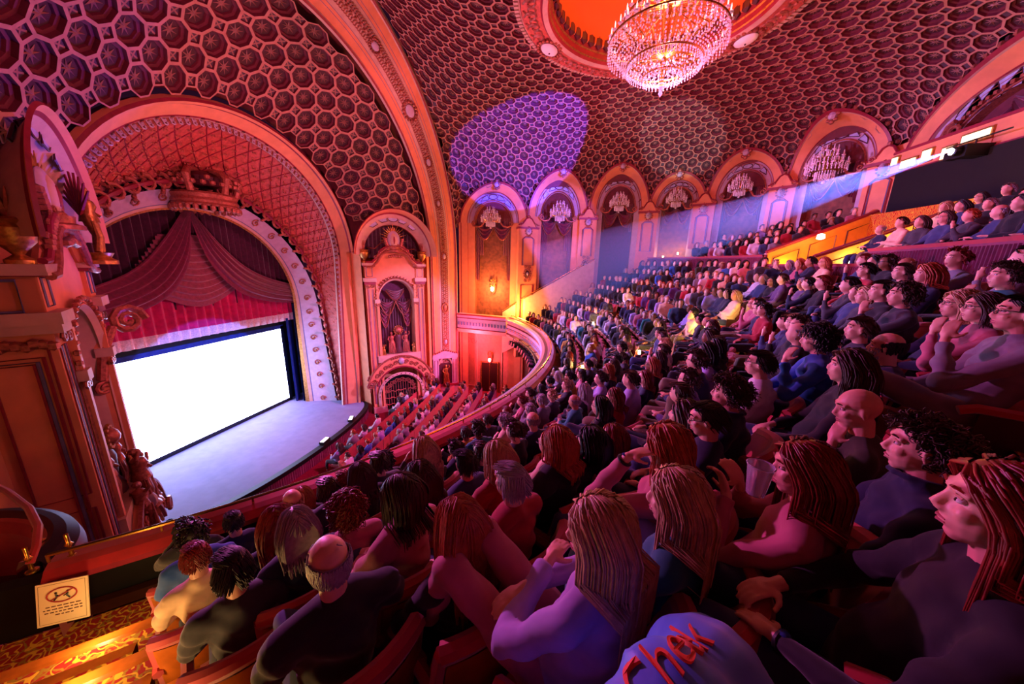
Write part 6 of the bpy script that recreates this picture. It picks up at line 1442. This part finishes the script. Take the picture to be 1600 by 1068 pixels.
# ------------------------------------------------------------------ near left corner: box parapet, rail, sign
mb = MB(); c = Vector((-6.35, 2.0, 0))
def box_c(r, a): return Vector((-6.75+r*1.1*cos(a), 1.95+r*.66*sin(a), 0))
for r0, z0, r1, z1, m in ((1.0, -3.36, 1.12, -3.42, 'blackp'), (1.12, -3.42, 1.16, -3.55, 'dark'), (.88, -3.33, 1.0, -3.36, 'blackp'), (.80, -3.40, .88, -3.33, 'dark'), (.74, -3.42, .80, -3.40, 'redv'), (.66, -3.55, .74, -3.42, 'redv'), (.66, -4.2, .66, -3.55, 'redv'), (1.16, -3.55, 1.08, -4.6, 'dark')):
    mb.grid(lambda u, v: box_c(lerp(r0, r1, v), lerp(.15, pi, u))+Vector((0, 0, lerp(z0, z1, v))), 40, 1, M[m])
struct(mb, 'trim_60', 'dark curved parapet of the side box with red velvet lining')
hr = thing('brass_rail', 'curved red velvet covered hand rail on brass posts at the box entrance', 'hand rail', (-5.6, 1.9, -3.3)); off = Vector((-5.6, 1.9, -3.3))
mb = MB(); P_ = [(-7.6, 2.55, -3.0), (-6.9, 2.45, -2.98), (-6.2, 2.3, -2.98), (-5.75, 2.15, -3.02), (-5.55, 2.02, -3.12), (-5.5, 1.93, -3.24)]
mb.tube([Vector(p)-off for p in P_], .035, M['redv'], 8); mb.build('velvet_rail', hr)
for p in ((-5.5, 1.93), (-6.0, 2.22), (-5.35, 2.15)):
    mb = MB(); mb.lathe((p[0]-off.x, p[1]-off.y, -3.34-off.z), [(.05, 0), (.05, .02), (.02, .04), (.018, .14), (.035, .17), (.018, .2), (.02, .3)], M['brass'], 10); mb.build('brass_post', hr)
mb = MB(); mb.box((-6.8, 1.35, -3.55), (.3, .2, .03), M['brass']); mb.build('number_plate', label='small brass plate on the dark box wall at far left', cat='plate')
sg_ = thing('notice', 'cream notice with red prohibition oval fixed to the rail end', 'sign', (-5.33, 1.72, -3.72), 0)
d_ = Vector((.86, .5, 0)).normalized(); R_s = Matrix((d_, Vector((-.5, .86, 0)).normalized(), Vector((0, 0, 1)))).transposed().to_4x4(); sg_.matrix_world = Matrix.Translation((-5.10, 1.90, -3.60)) @ R_s @ Matrix.Rotation(radians(-14), 4, 'X')
SGM = mat('cream_card', 'e8d2a8', .5, var=.05)
mb = MB(); mb.box((0, 0, 0), (.40, .012, .44), SGM); mb.build('card', sg_, False)
mb = MB(); mb.tube([(.115*cos(2*pi*k/24), -.012, .08+.072*sin(2*pi*k/24)) for k in range(24)], .007, M['redv'], 4, closed=True); mb.tube([(-.09, -.013, .035), (.09, -.013, .125)], .006, M['redv'], 4)
for s in (-1, 1): mb.ball((s*.045, -.012, .105), (.012, .004, .012), M['blackp'], 6); mb.tube([(s*.045, -.012, .09), (s*.04, -.012, .06), (s*.06, -.012, .035)], .008, M['blackp'], 4); mb.tube([(s*.045, -.012, .085), (s*.015, -.012, .065)], .005, M['blackp'], 4)
mb.build('prohibition_symbol', sg_, label='red oval with two crossed out black figures')
mb = MB(); mb.tube([(-.18, -.008, -.2), (.18, -.008, -.2), (.18, -.008, .2), (-.18, -.008, .2)], .002, M['dark'], 4, closed=True)
lc = random.Random(5)
for j, (w, z) in enumerate(((.13, -.03), (.15, -.06), (.14, -.09), (.06, -.12))):
    x = -w
    while x < w: q = lc.uniform(.015, .04); mb.box((x+q/2, -.008, z), (q, .002, .009), M['dark']); x += q+.012
mb.build('printed_lines', sg_, label='small illegible printed lines')
# low dark panel under the rail is part of the front; jacket over a seat
jk = thing('jacket', 'bright blue jacket with orange script lettering draped below the camera', 'jacket', (.24, .52, -1.27), radians(139)); 
mb = MB(); K_ = None
mb.tube([(-.05, -.25, .12), (0, -.20, .32), (0, 0, .40), (0, .20, .33), (-.05, .27, .12)], [.13, .14, .12, .14, .13], K_, 12); mb.tube([(-.02, 0, -.3), (-.03, 0, .0), (0, 0, .33)], [.27, .26, .14], K_, 16); mb.tube([(0, -.12, .36), (.06, 0, .44), (0, .12, .36)], [.05, .06, .05], K_, 8)
def jf(co): return (.008*np.sin(co[:, 1]*38+8*co[:, 2])+.006*np.sin(co[:, 2]*30+10*co[:, 1])).astype(np.float32)
jo = remesh(mb, 'jacket_body', mat('bright_blue_satin', '3a6ad0', .5, var=.2, scale=6, sheen=.3), .014, 3, jf, jk)
cu_ = bpy.data.curves.new('lettering', 'FONT'); cu_.body = 'Cheek'; cu_.size = .21; cu_.shear = .35; cu_.extrude = .004; cu_.offset = -.002; cu_.align_x = 'CENTER'
lo = bpy.data.objects.new('lettering', cu_); COL.objects.link(lo); dg = bpy.context.evaluated_depsgraph_get(); lm = bpy.data.meshes.new_from_object(lo.evaluated_get(dg)); bpy.data.objects.remove(lo)
lm.materials.clear(); lm.materials.append(mat('orange_embroidery', 'd8482c', .6)); l2 = bpy.data.objects.new('lettering', lm); COL.objects.link(l2); l2.parent = jk
from mathutils.bvhtree import BVHTree
bv = BVHTree.FromObject(jo, bpy.context.evaluated_depsgraph_get())
for v in lm.vertices:
    x, y, z = v.co; q = Vector((.0+y*.6, -x*.5-.04, .9)); hit = bv.ray_cast(q, Vector((0, 0, -1))); v.co = (hit[0]+hit[1]*(.004+z)) if hit[0] else q-Vector((0, 0, .6))
l2['label'] = 'orange script lettering'
def red_top(loc, rz, lab): put_chair(loc, rz, lab, 'red velvet theatre chairs')
red_top((-.12, .30, -1.98), radians(139), 'empty red theatre chair directly below the camera, rounded rim showing'); red_top((.78, .62, -1.75), radians(142), 'red theatre chair edge between the blue jacket and the red haired woman')
# plastic cup in the raised hands
mb = MB(); CP = mat('clear_plastic', 'e8e0f0', .1, trans=.7, var=.02, spec=.8)
mb.grid(lambda u, v: (lerp(.030, .043, v)*cos(2*pi*u), lerp(.030, .043, v)*sin(2*pi*u), .12*v), 24, 4, CP, closeu=True); mb.tube([(.044*cos(2*pi*k/24), .044*sin(2*pi*k/24), .12) for k in range(24)], .003, CP, 5, closed=True); mb.ball((0, 0, .005), (.03, .03, .004), CP, 12)
CUPLOC = [.72, 1.27, -.83]
o = mb.build('plastic_cup', label='clear plastic cup held up by the woman in lavender trousers', cat='cup'); o.location = CUPLOC

mb = MB(); mb.add([(-9.5, -2.6, ZF), (11.4, -2.6, ZF), (11.4, -2.6, 8), (-9.5, -2.6, 8)], [(0, 1, 2, 3)], M['wallr']); struct(mb, 'wall_left', 'plain rose wall on the near side behind the camera', smooth=False)
mb = MB(); mb.add([(11.35, -2.6, ZF), (11.35, 16.2, ZF), (11.35, 16.2, 4.0), (11.35, -2.6, 4.0)], [(0, 1, 2, 3)], M['wallr']); struct(mb, 'wall_back', 'rose rear wall behind the upper tier', smooth=False)
